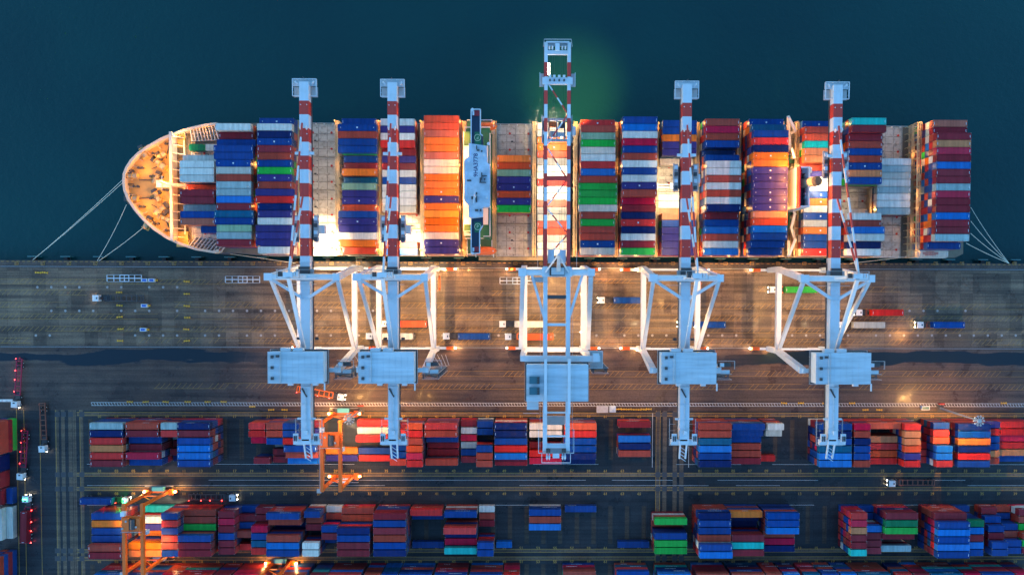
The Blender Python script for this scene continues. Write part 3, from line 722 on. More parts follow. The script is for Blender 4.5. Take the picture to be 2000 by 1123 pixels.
ORD = ['zeroth', 'first', 'second', 'third', 'fourth', 'fifth', 'sixth', 'seventh', 'eighth', 'ninth', 'tenth', 'eleventh', 'twelfth', 'thirteenth', 'fourteenth', 'fifteenth', 'sixteenth', 'seventeenth', 'eighteenth', 'nineteenth']
SB_ = [('A', 'foremost bay behind the bow deck', '.....WWWWoMMLBSB...', '0000034442443443000', '4' * 19),
      ('B', 'second bay behind the bow', '.WMBBBBGKLLbMTBgLM.', '0544555555555555550', '4445554444444554444'),
      ('C', 'bay just left of the first crane', 'BWNBMKBEPKPRNPWPPPW', '4555555555555555555', '4444444444554445554'),
      ('E', 'bay between first and second cranes', 'BBKBBBMOTgPPoBPPcOK', '4555533434444555554', '4555544444444555554'),
      ('F', 'low bay under the second crane', 'WPWRMPMWBWWWG....KB', '4444333333333000022', '4' * 19),
      ('G', 'mostly orange bay left of the bridge', 'ooSOOSccOOOPOYOOcPP', '6666666666666666666', '4' * 19),
      ('H', 'short low bay right of the bridge', '.....OogPPoPE......', '0000044444444000000', '4' * 19),
      ('I', 'floodlit bay under the middle crane', 'cGOOoGWWRWWSGGKoGWW', '2222222222222222222', '4' * 19),
      ('J', 'bay right of the middle crane', 'RKgEcWRbKEEEcKEKKBG', '4555555555555555555', '4444444455555444444'),
      ('K', 'bay midway between middle and fourth cranes', 'BbWCBKWBWPKCMNRNWME', '6666666666655555555', '4' * 19),
      ('L', 'bay under the fourth crane', 'BBOPPc....WWAABPPPP', '4444420000111444444', '4' * 19),
      ('M', 'bay just right of the fourth crane', 'KCKBBBWWKWKWNMBbKWb', '5555356666666555555', '4' * 19),
      ('N', 'tall bay just left of the funnel', 'BTBRNOOPPPPPPAobBBB', '5677777777777777765', '4' * 19),
      ('O', 'bay between funnel and fifth crane', 'BKoQAAKPcWBOcBGOBBR', '4555553455555555555', '4' * 19),
      ('P', 'bay just right of the fifth crane', 'QMMKBKBAB...WWKbWNW', '6655555550001556655', '4' * 19),
      ('Q', 'pale low bay before the stern bay', '.....WLGWLWWL......', '0000033333333000000', '4' * 19),
      ('R', 'aftmost bay at the stern', 'SMMACMbMMLCMMbMMLBc', '5566666666666666641', '4' * 19)]
SB_COL = dict(zip('.', '.'))
for k, phrase, cols, tiers, kinds in SB_:
    assert len(cols) == 19 and len(tiers) == 19 and len(kinds) == 19, (k, len(cols), len(tiers), len(kinds))
    for r in range(19):
        if cols[r] == '.' or tiers[r] == '0': continue
        y = RY0 - (r + .5) * RP; x = BAY[k]; kd = kinds[r]
        if k == 'A' and r == 15: kd = '2'; x += 3.2
        if k == 'A' and r == 9: pass
        stack(x, y, HZ, kd, cols[r], int(tiers[r]), 2.9, ('S', k, phrase, r), PALS, 'containers stacked on the ship')
stack(BAY['A'] - 3.4, P(380, 286, 16).y, HZ, '2', 'D', 1, 2.6, ('X', 'dark green short container behind the bow deck, beside a cream one'), PALS, 'containers stacked on the ship')
stack(BAY['A'] + 3.4, P(410, 286, 18).y, HZ + 1.5, '2', 'c', 1, 2.9, ('X', 'cream short container behind the bow deck, beside a dark green one'), PALS, 'containers stacked on the ship')

Y1 = [('4', 207.6, 'LNRARM', '555555'), ('4', 277.7, 'KMBMCB', '554454'), ('2', 329.9, 'LRLMMN', '551121'), ('4', 378.2, 'NMBbbB', '555555'), ('2', 501.7, 'RRC..M', '554003'), ('2', 536, 'KKBLMM', '555122'),
      ('2', 568, 'BBR...', '555000'), ('4', 586, '...BKb', '000543'), ('2', 600, 'MPK...', '333000'), ('4', 655, '....OP', '000011'), ('4', 721, 'RWR.BR', '223011'), ('2', 775, 'MRKBBK', '444444'),
      ('2', 809.5, 'oRKoCR', '555555'), ('4', 861, 'RKBMMK', '553224'), ('2', 912.5, 'MWCLBM', '222222'), ('2', 946, 'BB.BKK', '330555'), ('4', 997.6, 'NNBRbM', '555554'), ('4', 1066, 'cc.MRC', '550233'),
      ('4', 1133, 'oRBBNN', '555553'), ('4', 1243, 'M.bNK.', '303330'), ('4', 1397, 'KKTbBN', '555555'), ('4', 1462.5, 'BBBKKM', '543333'), ('2', 1515, 'WG...R', '540001'), ('4', 1632, 'BNBTbb', '555555'),
      ('2', 1684.4, 'CKNBBK', '555555'), ('4', 1733, 'o.ARoR', '403333'), ('2', 1782.7, 'RAAoPR', '555555'), ('2', 1814.5, '...RRR', '000222'), ('2', 1845, 'BRobbR', '444555'), ('4', 1903, 'NBONRB', '555555'),
      ('2', 1952, 'PRBBAK', '333333'), ('4', 2000.5, 'RRCRAB', '332221')]
Y2 = [('4', 211, 'BOBBKM', '555566'), ('4', 283, 'QcPOOO', '133255'), ('2', 331, 'BRBRKB', '555555'), ('4', 379.5, 'KKEBMM', '333555'), ('2', 437, 'MCMBMM', '444444'), ('2', 469.5, 'BMBK.R', '122302'), ('2', 502, 'MMCBTR', '224444'),
      ('4', 552, 'BKNKbB', '541555'), ('2', 606, 'BKM.WW', '433055'), ('2', 640, 'WKBMB.', '114420'), ('4', 690, 'KoNBMM', '225555'), ('4', 760.8, 'MBMKBN', '555555'), ('4', 829, 'RB...B', '310001'),
      ('4', 898, 'B.RNCQ', '405334'), ('2', 948, 'WKM.BB', '111055'), ('2', 982.8, '.....b', '000001'), ('4', 1065, 'BKb...', '333000'), ('4', 1137, 'B.....', '100000'), ('4', 1244, '.....B', '000001'),
      ('4', 1313, '.EKBEE', '041444'), ('4', 1396, 'NBBKBb', '555566'), ('4', 1461, 'ONNMQM', '421555'), ('4', 1529.5, 'BBbKCN', '555333'), ('2', 1678, 'RCAMMQ', '555555'), ('2', 1712, 'BBbMMM', '114444'),
      ('4', 1761, 'MDEM.L', '555403'), ('4', 1856, 'MBbBbB', '566666'), ('2', 1906, 'BDbMbB', '155555'), ('2', 1954, 'MBBMBB', '234455'), ('2', 1988, 'KBBKBB', '113344'), ('4', 2037, 'MKEKEM', '333444')]
Y3 = [('4', 215), ('4', 283), ('2', 332), ('4', 381), ('2', 434), ('4', 487), ('4', 565), ('2', 622), ('4', 672), ('2', 727), ('2', 761), ('4', 811), ('4', 880), ('4', 949), ('2', 999), ('4', 1133), ('4', 1238), ('4', 1318),
      ('4', 1393), ('4', 1462), ('2', 1512), ('2', 1547), ('2', 1586), ('2', 1622), ('2', 1658), ('4', 1708), ('2', 1766), ('2', 1800), ('4', 1850), ('2', 1900), ('4', 1950), ('2', 2000)]
ZY = 13.0
for nm, tab, base in (('front', Y1, 816.0), ('middle', Y2, 984.0)):
    Yn = P(1000, base, 0).y
    for b, (kd, px, cols, tiers) in enumerate(tab):
        x = P(px, 870 if nm == 'front' else 1040, ZY).x
        for r in range(6):
            if cols[r] == '.' or tiers[r] == '0': continue
            stack(x, Yn - 1.25 - r * 2.78, 0.0, kd, cols[r], int(tiers[r]), 2.6, ('Y', nm, b + 1, r), PALY, 'containers stacked in the yard')
Yn = P(1000, 1098, 0).y
rr = random.Random(5)
for b, (kd, px) in enumerate(Y3):
    x = P(px, 1120, ZY).x
    for r in range(2):
        stack(x, Yn - 1.25 - r * 2.78, 0.0, kd, rr.choice('RMBKbTKCB'), 5 if px < 1100 or px > 1300 else 4, 2.6, ('Y', 'rear', b + 1, r), 'MKBRTQMKBbCKNM', 'containers stacked in the yard')
# north-south stacks at the left edge
def nstack(px, py, kind, cols):
    q = P(px, py, 0)
    for t, c in enumerate(cols[:-1]): lowbox(q.x, q.y, t * 2.6, kind, c, 2.6, 1)
    TOPS.append(dict(x=q.x, y=q.y, z=(len(cols) - 1) * 2.6, kind=kind, col=cols[-1], H=2.6, info=('Y', 'left', 0, 0), group='containers stacked in the yard', rz=math.pi / 2, rnd=.5))
for px, py, kd, cols in ((27, 847, '4', 'EMKK'), (14, 847, '4', 'BMKM'), (13, 900, '2', 'NNN'), (13, 932, '2', 'MMM'), (27, 965, '2', 'B'), (13, 965, '2', 'MM'), (27, 1017, '4', 'W'), (14, 1017, '4', 'WW'), (0, 1017, '4', 'WWM'), (0, 965, '2', 'MMK'), (27, 1103, '4', 'BMBK'), (13, 1103, '4', 'KBMB')):
    nstack(px, py, kd, cols)

# the ones that show largest become things of their own; the rest is one object
def score(d):
    z = d['z'] + d['H']; x, y = PX((d['x'], d['y'], z)); a = LEN[d['kind']] * CW * (CF / (CH - z)) ** 2
    hx = LEN[d['kind']] / 2 * 5.3
    ix = max(0, min(2000, x + hx) - max(0, x - hx)) / (2 * hx); iy = max(0, min(1123, y + 6.5) - max(0, y - 6.5)) / 13
    if d['rz']: ix = max(0, min(1, x / 13 + .5))
    k = 1.0
    if d['info'][0] == 'S': k = 1.25
    for bx in (594, 766, 1340, 1636):          # hidden under a boom
        if y < 520 and abs(x - bx) < 22: k *= .7
    return a * ix * iy * k
TOPS.sort(key=score, reverse=True)
NTOP = 284
names = {}
for d in TOPS[:NTOP]:
    if d['info'][0] == 'S': names.setdefault(d['info'][1], []).append(d)
for k, L_ in names.items():
    L_.sort(key=lambda d: d['info'][3]); n = {}
    for d in L_: n.setdefault(d['col'], []).append(d)
    for c, g in n.items():
        for i, d in enumerate(g):
            cn = CC[c][0]; ph = d['info'][2]
            if len(g) == 1: d['lab'] = 'only %s container in the %s' % (cn, ph)
            elif i == len(g) - 1 and len(g) > 2: d['lab'] = 'quayside-most %s container, %s' % (cn, ph)
            else: d['lab'] = '%s %s container from the sea side, %s' % (ORD[i + 1], cn, ph)
yn = {}
for d in TOPS[:NTOP]:
    if d['info'][0] == 'Y': yn.setdefault((d['info'][1], d['info'][2]), []).append(d)
ysides = {'front': 'front yard row', 'middle': 'second yard row', 'rear': 'rearmost yard row', 'left': 'left edge'}
cnt = {}
for (nm, b), L_ in sorted(yn.items()): cnt[nm] = max(cnt.get(nm, 0), b)
for (nm, b), L_ in sorted(yn.items()):
    L_.sort(key=lambda d: -d['y'])
    tot = {'front': 32, 'middle': 31, 'rear': 32, 'left': 1}[nm]
    def bl(i): return ORD[i] if i < 20 else None
    where = ('%s block from the left' % ORD[b]) if b <= 16 else ('%s block from the right' % ORD[max(1, tot - b + 1)] if tot - b + 1 < 20 else 'block %d' % b)
    n = {}
    for d in L_: n.setdefault(d['col'], []).append(d)
    for c, g in n.items():
        for i, d in enumerate(g):
            cn = CC[c][0]
            d['lab'] = ('%s container, %s, %s' % (cn, where, ysides[nm])) if len(g) == 1 else '%s %s container down, %s, %s' % (ORD[i + 1], cn, where, ysides[nm])
seen = set()
for d in TOPS[:NTOP]:
    dots = 2 if (d['info'][0] == 'S' and d['col'] in 'NBPRO' and d['rnd'] < .35) else (1 if d['rnd'] < .75 else 0)
    o = bpy.data.objects.new('shipping_container', cmesh(d['kind'], d['col'], d['H'], dots)); COL.objects.link(o)
    o.location = (d['x'] + (d['rnd'] - .5) * .12, d['y'], d['z']); o.rotation_euler = (0, 0, d['rz'])
    lab = d['info'][1] if d['info'][0] == 'X' else d['lab']
    tag(o, lab, 'container', d['group'])
for d in TOPS[NTOP:]: 
    lowbox(d['x'] + (d['rnd'] - .5) * .12, d['y'], d['z'], d['kind'], d['col'], d['H'], d['rz'])
x = BAY['R']; y = RY0 - 18.5 * RP                     # red print on the roof of the pale container at the stern
for j, (a, b) in enumerate(((-2.2, .8), (-3.4, 2.2), (-3.4, 2.2), (-2.6, 1.4))):
    q = x + a
    while q < x + b: LOW.box(q, q + .3, y + .72 - j * .42, y + .95 - j * .42, HZ + 2.9, HZ + 2.93, LOWI['R']); q += .45
# rows of pale illegible print on the long sides that face the sea
for nm, base in (('front', 816.0), ('middle', 984.0), ('rear', 1098.0)):
    Yf = P(1000, base, 0).y - 1.25 + CW / 2 + .015
    for d in TOPS:
        if d['info'][0] == 'Y' and d['info'][1] == nm and d['info'][3] == 0:
            for t in range(int(round(d['z'] / 2.6)) + 1):
                if rr.random() < .34 and d['kind'] != '2' or rr.random() < .15:
                    hl = LEN[d['kind']] / 2; x = d['x'] - hl + 1.0 + rr.random() * (hl * .9); n = rr.randint(4, 9); z = t * 2.6 + 1.5
                    for i in range(n):
                        LOW.box(x, x + .3 + .2 * rr.random(), Yf - .02, Yf, z, z + .55, len(LOWK) + 1); x += .62
tag(LOW.build('shipping_container', [CMAT[k] for k in LOWK] + [CAST, M['white']], normals=False), 'remaining containers under and between the topmost ones', 'containers', 'containers stacked in the yard', 'stuff')
# ------------------------------------------------------------------ ship-to-shore cranes
def crane_root(px, py, z, label):
    X = P(px, py, z).x
    return empty('gantry_crane', (X, YS, 0), label, 'gantry crane', 'ship-to-shore cranes along the quay')
WH = [M['white'], M['red'], M['steel'], M['dark'], M['orange'], M['lampw'], M['house'], M['lamp']]
bogie_m = paint('bogie_orange', (.7, .11, .01), .45, .4, (.2, .07, .03), .8)
def bogie(rt, x, y, sg):
    s = MB()
    s.beam((x - 4.6, y, 2.6), (x + 4.6, y, 2.6), .9, 1.0, 0)
    for dx in (-2.6, 2.6): s.beam((x + dx - 1.6, y, 1.6), (x + dx + 1.6, y, 1.6), .8, .8, 0); 
    for dx in (-3.9, -2.7, -1.4, 1.4, 2.7, 3.9): s.tube((x + dx, y - .25, .62), (x + dx, y + .25, .62), .52, 12, 1)
    s.box(x + sg * 3.4, x + sg * 6.2, y - .62, y + .62, 1.0, 3.2, 3)
    s.box(x + sg * 6.6, x + sg * 7.0, y - .25, y + .25, 1.5, 2.1, 2)
    s.build('bogie', [M['white'], M['dark'], M['lampw'], bogie_m], rt)
def box_beam(rt, name, a, b, wd, h, m=0, fl=None, w2=None, h2=None):
    s = MB(); s.beam(a, b, wd, h, m, w2, h2)
    if fl:                                   # stiffener flanges along the beam
        a_, b_ = Vector(a), Vector(b)
        for i in range(1, fl):
            t = i / fl; p = a_.lerp(b_, t - .004); q = a_.lerp(b_, t + .004); k = 1 if w2 is None else 1
            ww = wd + ((w2 or wd) - wd) * t; hh = h + ((h2 or h) - h) * t
            s.beam(p, q, ww + .12, hh + .12, m)
    return s.build(name, WH, rt)
def portal(rt, X, half, ys, yl, zp, zt, yst, ylt, half_t, leg=1.5):
    for sg in (-1, 1):
        a = (X + sg * half, ys, 2.6); b = (X + sg * half, ys, zp); c = (X + sg * half_t, yst, zt)
        o = box_beam(rt, 'leg', a, b, leg, leg * 1.25, 0, 5); box_beam(rt, 'leg', b, c, leg * 1.15, leg * 1.3, 0, 8, leg * 1.35)
        a = (X + sg * half, yl, 2.6); b = (X + sg * half, yl, zp); c = (X + sg * half_t, ylt, zt)
        box_beam(rt, 'leg', a, b, leg, leg * 1.25, 0, 5); box_beam(rt, 'leg', b, c, leg * 1.15, leg * 1.3, 0, 8, leg * 1.35)
        box_beam(rt, 'portal_beam', (X + sg * half, ys + 1, zp), (X + sg * half, yl - 1, zp), 1.75, 2.2, 0, 10)
        bogie(rt, X + sg * half, ys, sg); bogie(rt, X + sg * half, yl, sg)
    for y in (ys, yl): box_beam(rt, 'sill_beam', (X - half, y, 4.3), (X + half, y, 4.3), .75, 1.3, 0, 8)
def stairs(rt, x, y, z0, z1):
    s = MB(); n = int((z1 - z0) / 3)
    for i in range(n):
        z = z0 + i * 3; a, b = ((x - 1.9, y - .5, z), (x + 1.9, y - .5, z + 3)) if i % 2 == 0 else ((x + 1.9, y + .5, z), (x - 1.9, y + .5, z + 3))
        s.beam(a, b, .55, .06, 3); s.box(x + (2.0 if i % 2 == 0 else -2.6), x + (2.6 if i % 2 == 0 else -2.0), y - .9, y + .9, z + 3.0, z + 3.05, 3)
    for dx in (-2.6, 2.6):
        for dy in (-.9, .9): s.beam((x + dx, y + dy, z0), (x + dx, y + dy, z0 + 3 * n + 1), .12, .12, 2)
    for i in range(n + 1):
        for dy in (-.9, .9): s.beam((x - 2.6, y + dy, z0 + 3 * i + 1), (x + 2.6, y + dy, z0 + 3 * i + 1), .08, .08, 2)
    s.build('stair_tower', WH, rt)
def house(rt, X, y0, y1, z0, z1, x0, x1, annex=False, vents=True):
    s = MB(); s.box(X + x0, X + x1, y0, y1, z0, z1 - .25, 0)
    for i in range(1, 16): 
        xx = X + x0 + (x1 - x0) * i / 16; s.box(xx, xx + .12, y0 - .06, y1 + .06, z0 + .2, z1 - .4, 0)
    h = s.build('machinery_house', WH, rt)
    s = MB(); s.box(X + x0 - .15, X + x1 + .15, y0 - .15, y1 + .15, z1 - .25, z1, 6)
    ym = (y0 + y1) / 2; s.beam((X + x0, ym, z1 + .02), (X + x1, ym, z1 + .02), .12, .1, 6)
    for i in range(1, 9): xx = X + x0 + (x1 - x0) * i / 9; s.box(xx, xx + .07, y0, y1, z1, z1 + .035, 6)
    if vents:
        xs = X + x0 + (x1 - x0) * .22
        s.box(xs, xs + .22, y0, y1, z1, z1 + .35, 6)
        for f in (.15, .5, .85): s.box(X + x0 + 1.0, X + x0 + 1.8, y0 + (y1 - y0) * f - .45, y0 + (y1 - y0) * f + .45, z1, z1 + .7, 3)
        s.box(X + x0 + 2.6, X + x0 + 3.6, y1 - 1.6, y1 - .9, z1, z1 + .5, 3)
        s.rail([(X + x0 + .2, y0 + .2, z1), (X + x0 + .2, y1 - .2, z1)], 1.0, .07, 2); s.rail([(xs + .4, y0 + .2, z1), (xs + .4, y1 - .2, z1)], 1.0, .07, 2)
    s.build('roof', WH, rt)
    s = MB(); e = .65
    pts = [(X + x0 - e, y0 - e, z0), (X + x1 + e, y0 - e, z0), (X + x1 + e, y1 + e, z0), (X + x0 - e, y1 + e, z0), (X + x0 - e, y0 - e, z0)]
    s.box(X + x0 - e, X + x1 + e, y0 - e, y0, z0 - .1, z0, 3); s.box(X + x0 - e, X + x1 + e, y1, y1 + e, z0 - .1, z0, 3); s.box(X + x0 - e, X + x0, y0, y1, z0 - .1, z0, 3); s.box(X + x1, X + x1 + e, y0, y1, z0 - .1, z0, 3)
    s.rail(pts, 1.1, .07, 2); s.build('house_walkway', WH, rt)
def trolley(rt, X, yt, zt, wd, cab=1):
    s = MB()
    if wd > 3:
        for y in (-3.4, 3.4): s.box(X - wd, X + wd, yt + y - .4, yt + y + .4, zt - 1.0, zt - .4, 0)
        for x in (-2.6, 0, 2.6): s.box(X + x - .3, X + x + .3, yt - 3.4, yt + 3.4, zt - .95, zt - .45, 2)
        for q in ((-1.4, 1.6, 1.2, .8, 4), (1.4, 1.4, 1.0, 1.0, 3), (-1.3, -1.6, .9, 1.0, 2), (1.3, -1.7, 1.1, .7, 0)): s.box(X + q[0] - q[2], X + q[0] + q[2], yt + q[1] - q[3], yt + q[1] + q[3], zt - .45, zt + .6, q[4])
    else: s.box(X - wd, X + wd, yt - 3.6, yt + 3.6, zt - 1.0, zt - .5, 3)
    for sg in (-1, 1):
        s.box(X + sg * wd, X + sg * (wd + 1.7), yt - 4.5, yt + 4.5, zt + .1, zt + .35, 2)
        s.rail([(X + sg * (wd + 1.7), yt - 4.5, zt + .35), (X + sg * (wd + 1.7), yt + 4.5, zt + .35)], 1.1, .12, 2)
        for dy in (-3.4, -1.2, 1.1, 3.3): s.box(X + sg * (wd + .3), X + sg * (wd + 1.3), yt + dy - .6, yt + dy + .6, zt + .35, zt + 1.4, 0 if dy in (-1.2, 3.3) else 3)
    if cab: s.box(X + wd + .6, X + wd + 3.0, yt - 1.4, yt + 1.4, zt - 4.6, zt - 1.6, 0)
    for dx in (-1.6, 1.6):
        for dy in (-2.2, 2.2): s.box(X + dx - .3, X + dx + .3, yt + dy - .3, yt + dy + .3, zt - 1.25, zt - 1.0, 5)
    return s.build('trolley', WH, rt)
def ropes_spreader(rt, X, yt, zt, zs, col):
    s = MB()
    for dx in (-1.6, 1.6):
        for dy in (-.9, .9): s.tube((X + dx, yt + dy, zs + 1.4), (X + dx, yt + dy, zt - 1), .035, 4, 1)
    build_each(s, 'hoist_rope', [M['steel'], M['wire']], rt, .05)
    s = MB()
    s.box(X - 1.6, X + 1.6, yt - 1.0, yt + 1.0, zs + .6, zs + 1.5, 0); s.beam((X - 6, yt - .5, zs + .3), (X + 6, yt - .5, zs + .3), .3, .5, 0); s.beam((X - 6, yt + .5, zs + .3), (X + 6, yt + .5, zs + .3), .3, .5, 0)
    for sg in (-1, 1): s.box(X + sg * 5.8, X + sg * 6.1, yt - 1.2, yt + 1.2, zs, zs + .6, 0)
    s.build('spreader', [col], rt)

ZB = 45.0
def box_crane(px, label, yt_px, zs, spr):
    rt = crane_root(px, 300, ZB, label); X = rt.location.x
    Y = lambda py, z=ZB: P(594, py, z).y
    # boom with painted bands
    s = MB(); hw = 1.5; edges = [166]; 
    yb = 197.0
    bounds = [160, 197]
    while yb < 490: yb += 26.8; bounds.append(yb)
    bounds[-1] = 500
    for i, (a, b) in enumerate(zip(bounds[:-1], bounds[1:])):
        m = 0 if i % 2 == 0 else 1
        s.box(X - hw, X + hw, Y(b), Y(a), 41.2, ZB, m)
        s.box(X + hw * .45, X + hw * .55, Y(b), Y(a), ZB, ZB + .06, m); s.box(X - hw * .55, X - hw * .45, Y(b), Y(a), ZB, ZB + .06, m)
        for sg in (-1, 1): s.box(X + sg * hw, X + sg * (hw + .35), Y(b), Y(a), 41.3, 41.5, 3)
    s.build('boom', WH, rt)
    s = MB()
    for sg in (-1, 1): s.rail([(X + sg * 1.84, Y(528), 41.5), (X + sg * 1.84, Y(185), 41.5)], 1.1, .06, 3, 3.0)
    for py in (205, 225, 262, 315, 345, 395, 420, 455, 480):
        for sg in (-1, 1): s.box(X + sg * 1.0 - .12, X + sg * 1.0 + .12, Y(py) - .12, Y(py) + .12, ZB, ZB + .4, 0)
    s.beam((X - 1.0, Y(252), ZB + .2), (X - 1.0, Y(248), ZB + 1.5), .4, .9, 0); s.beam((X + 1.0, Y(252), ZB + .2), (X + 1.0, Y(248), ZB + 1.5), .4, .9, 0)
    for py in (299, ): 
        for sg in (-1, 1): s.box(X + sg * 1.6, X + sg * 3.1, Y(py) - .5, Y(py) + .4, 44.0, 44.8, 0)
    s.build('boom_walkway', WH, rt)
    # back girder
    s = MB(); s.box(X - hw - .1, X + hw + .1, Y(868), Y(500), 40.9, ZB - .1, 0)
    for py in (512, 530, 575, 584, 700, 755, 790, 822, 838): s.box(X - hw - .2, X + hw + .2, Y(py) - .12, Y(py) + .12, 40.9, ZB + .1, 0)
    for sg in (-1, 1): s.box(X + sg * (hw + .1), X + sg * (hw + .45), Y(860), Y(510), 41.2, 41.4, 3); s.rail([(X + sg * 1.94, Y(860), 41.4), (X + sg * 1.94, Y(510), 41.4)], 1.1, .06, 3, 3.2)
    s.box(X - .1, X + .3, Y(850), Y(760), ZB - .1, ZB + .12, 6); s.beam((X - 1.2, Y(758), ZB), (X + .4, Y(775), ZB), .5, .3, 3); s.box(X - .3, X + .7, Y(848), Y(840), ZB, ZB + .9, 0)
    for py in (818,):
        for sg in (-1, 1): s.box(X + sg * 1.6, X + sg * 3.0, Y(py) - .3, Y(py) + .3, 43.6, 44.4, 0)
    s.build('back_girder', WH, rt)
    s = MB(); zt = ZB - .6
    s.box(X - 4.4, X + 4.4, Y(868, zt), Y(858, zt), zt - 1.6, zt, 0)
    for sg in (-1, 1):
        s.box(X + sg * 2.6, X + sg * 4.2, Y(862, zt), Y(846, zt), zt, zt + .8, 0); s.box(X + sg * 2.9, X + sg * 3.2, Y(860, zt), Y(850, zt), zt + .8, zt + 1.3, 3); s.box(X + sg * 3.6, X + sg * 3.9, Y(860, zt), Y(850, zt), zt + .8, zt + 1.3, 3)
        s.rail([(X + sg * 4.4, Y(820, zt), zt - 4), (X + sg * 4.4, Y(872, zt), zt - 4), (X + sg * 1.2, Y(872, zt), zt - 4)], 1.1, .14, 2); s.box(X + sg * 1.9, X + sg * 4.4, Y(872, zt), Y(822, zt), zt - 4.1, zt - 4, 2) if False else None
        s.beam((X + sg * 1.1 , Y(866, zt), zt - 1), (X + sg * 1.0, Y(898, zt), zt - 3), .5, .6, 0)
        for q in range(4): s.box(X + sg * 2.3, X + sg * 4.3, Y(870 - q * 13, zt) - .05, Y(870 - q * 13, zt) + .05, zt - 4.1, zt - 4.0, 2)
    for i in range(4):
        a, b = Y(872 + i * 7, zt - 2), Y(879 + i * 7, zt - 2); s.beam((X - .9, a, zt - 2), (X + .9, b, zt - 2), .2, .2, 0)
    s.box(X - 1.4, X + 1.0, Y(860, zt), Y(857, zt), zt, zt + .5, 4)
    s.build('girder_end', WH, rt)
    # boom tip with sheave platform
    s = MB(); zt = ZB - .3
    s.box(X - 3.9, X + 3.9, Y(167, zt), Y(154, zt), zt - 1.6, zt - 1.3, 6)
    for sg in (-1, 1):
        s.box(X + sg * 1.7, X + sg * 3.9, Y(187, zt), Y(167, zt), zt - 2.6, zt - 2.45, 2)
        s.rail([(X + sg * 3.9, Y(154, zt), zt - 1.3), (X + sg * 3.9, Y(187, zt), zt - 1.5), (X + sg * 1.7, Y(187, zt), zt - 1.5)], 1.1, .16, 0, 1.2)
        s.beam((X + sg * 2.4, Y(163, zt), zt - 1), (X + sg * 3.1, Y(159, zt), zt - .2), .5, .5, 0)
    s.rail([(X - 3.9, Y(154, zt), zt - 1.3), (X + 3.9, Y(154, zt), zt - 1.3)], 1.1, .16, 0, 1.2)
    s.tube((X, Y(153, zt), zt - 1.3), (X, Y(153, zt), zt + 1.6), .12, 6, 3); s.box(X - 1.0, X + 1.0, Y(166, zt), Y(160, zt), zt - 1.3, zt - .2, 0)
    s.build('boom_tip', WH, rt)
    ys, yl = YS, YR + .4
    yst, ylt = P(594, 541, 46).y, P(594, 722, 46).y
    portal(rt, X, 10.0, ys - .6, yl, 15.0, 46.0, yst, ylt, 10.9)
    za = 64.0; ya = P(594, 537, za).y
    s = MB(); s.tube((X - 11.2, yst, 47), (X + 11.2, yst, 47), 1.0, 12, 0); s.box(X - 12.6, X - 9.8, yst - 1.2, yst + 1.2, 45.8, 48, 0); s.box(X + 9.8, X + 12.0, yst - 1.2, yst + 1.2, 45.8, 48, 0)
    s.box(X - 3, X + 3, yst - 1.3, yst + 2.6, 44.9, 45.1, 2); s.box(X - 1.8, X + 1.8, yst - .8, yst + 3.4, 45.1, 46.2, 3)
    s.rail([(X - 9, yst + 2.4, 46), (X + 4, yst + 2.4, 46)], 1.1, .12, 2); s.rail([(X - 9, yst - 2.4, 46), (X + 4, yst - 2.4, 46)], 1.1, .12, 2)
    s.build('upper_cross_beam', WH, rt)
    for sg in (-1, 1):
        box_beam(rt, 'brace', (X + sg * 10.6, yst - .8, 46), (X + sg * 1.2, P(594, 581, 45).y, 44.6), .95, 1.1, 0)
        box_beam(rt, 'diagonal_leg', (X + sg * 10.9, yst - .9, 45.5), (X + sg * 10.0, yl + .8, 16.6), 1.15, 1.25, 0, 6)
    box_beam(rt, 'apex_post', (X + 1.0, yst, 47.6), (X, ya, za), .9, .9, 0); box_beam(rt, 'apex_post', (X - 1.0, yst, 47.6), (X, ya, za), .9, .9, 0)
    s = MB(); s.box(X - 1.5, X + 1.5, ya - .7, ya + .9, za - 1, za + .3, 0); s.rail([(X - 3.4, ya - 1, za - 1), (X - 3.4, ya + 1.6, za - 1), (X + 3.4, ya + 1.6, za - 1), (X + 3.4, ya - 1, za - 1), (X - 3.4, ya - 1, za - 1)], 1.1, .12, 2)
    for dx in (-2.8, -2.1, 2.0, 2.8): s.box(X + dx - .25, X + dx + .25, ya - .5, ya + 1.0, za - 1, za + .2, 0 if dx > 0 else 3)
    s.tube((X + 2.4, ya, za), (X + 2.4, ya, za + 1.8), .1, 6, 0); s.build('apex', WH, rt)
    box_beam(rt, 'backstay', (X, ya - .6, za - .4), (X, P(594, 686, 49).y, 46.0), 1.1, 1.0, 0, 5)
    for py, zz in ((241, 46.4), (384, 46.2)):
        s = MB(); a = Vector((X + .25, ya + .8, za - .3)); b = Vector((X - .2, P(594, py, zz).y, zz)); n = max(3, round((b - a).length / 5.2))
        for i in range(n): s.beam(a.lerp(b, i / n), a.lerp(b, (i + 1) / n), .52, .5, 0 if i % 2 == 0 else 1)
        s.build('forestay', WH, rt)
    yh0, yh1 = P(594, 748, 55).y, P(594, 688, 55).y
    house(rt, X, yh0, yh1, 49.2, 54.6, -9.3, 8.2)
    s = MB()
    for dx in (-6, -2): s.box(X + dx, X + dx + 3.2, yh1 + .1, yh1 + 1.2, 50, 52.4, 0)
    for dx in (-4, 4): s.box(X + dx, X + dx + 1.6, yh0 - 1.2, yh0 - .1, 50, 51.5, 0)
    s.beam((X + 8.6, yh0, 54.2), (X + 8.6, yh0 - 2.4, 54.2), .4, .4, 0)
    s.box(X - 7.6, X + 7.6, yh0 + 1, yh1 - 1, 45.1, 49.1, 3); build_each(s, 'house_fitting', WH, rt, .3)
    box_beam(rt, 'rear_cross_beam', (X - 11, ylt, 46), (X + 11, ylt, 46), 1.4, 1.6, 0, 9)
    yt = Y(yt_px, ZB)
    trolley(rt, X, yt, 42.4, 2.4)
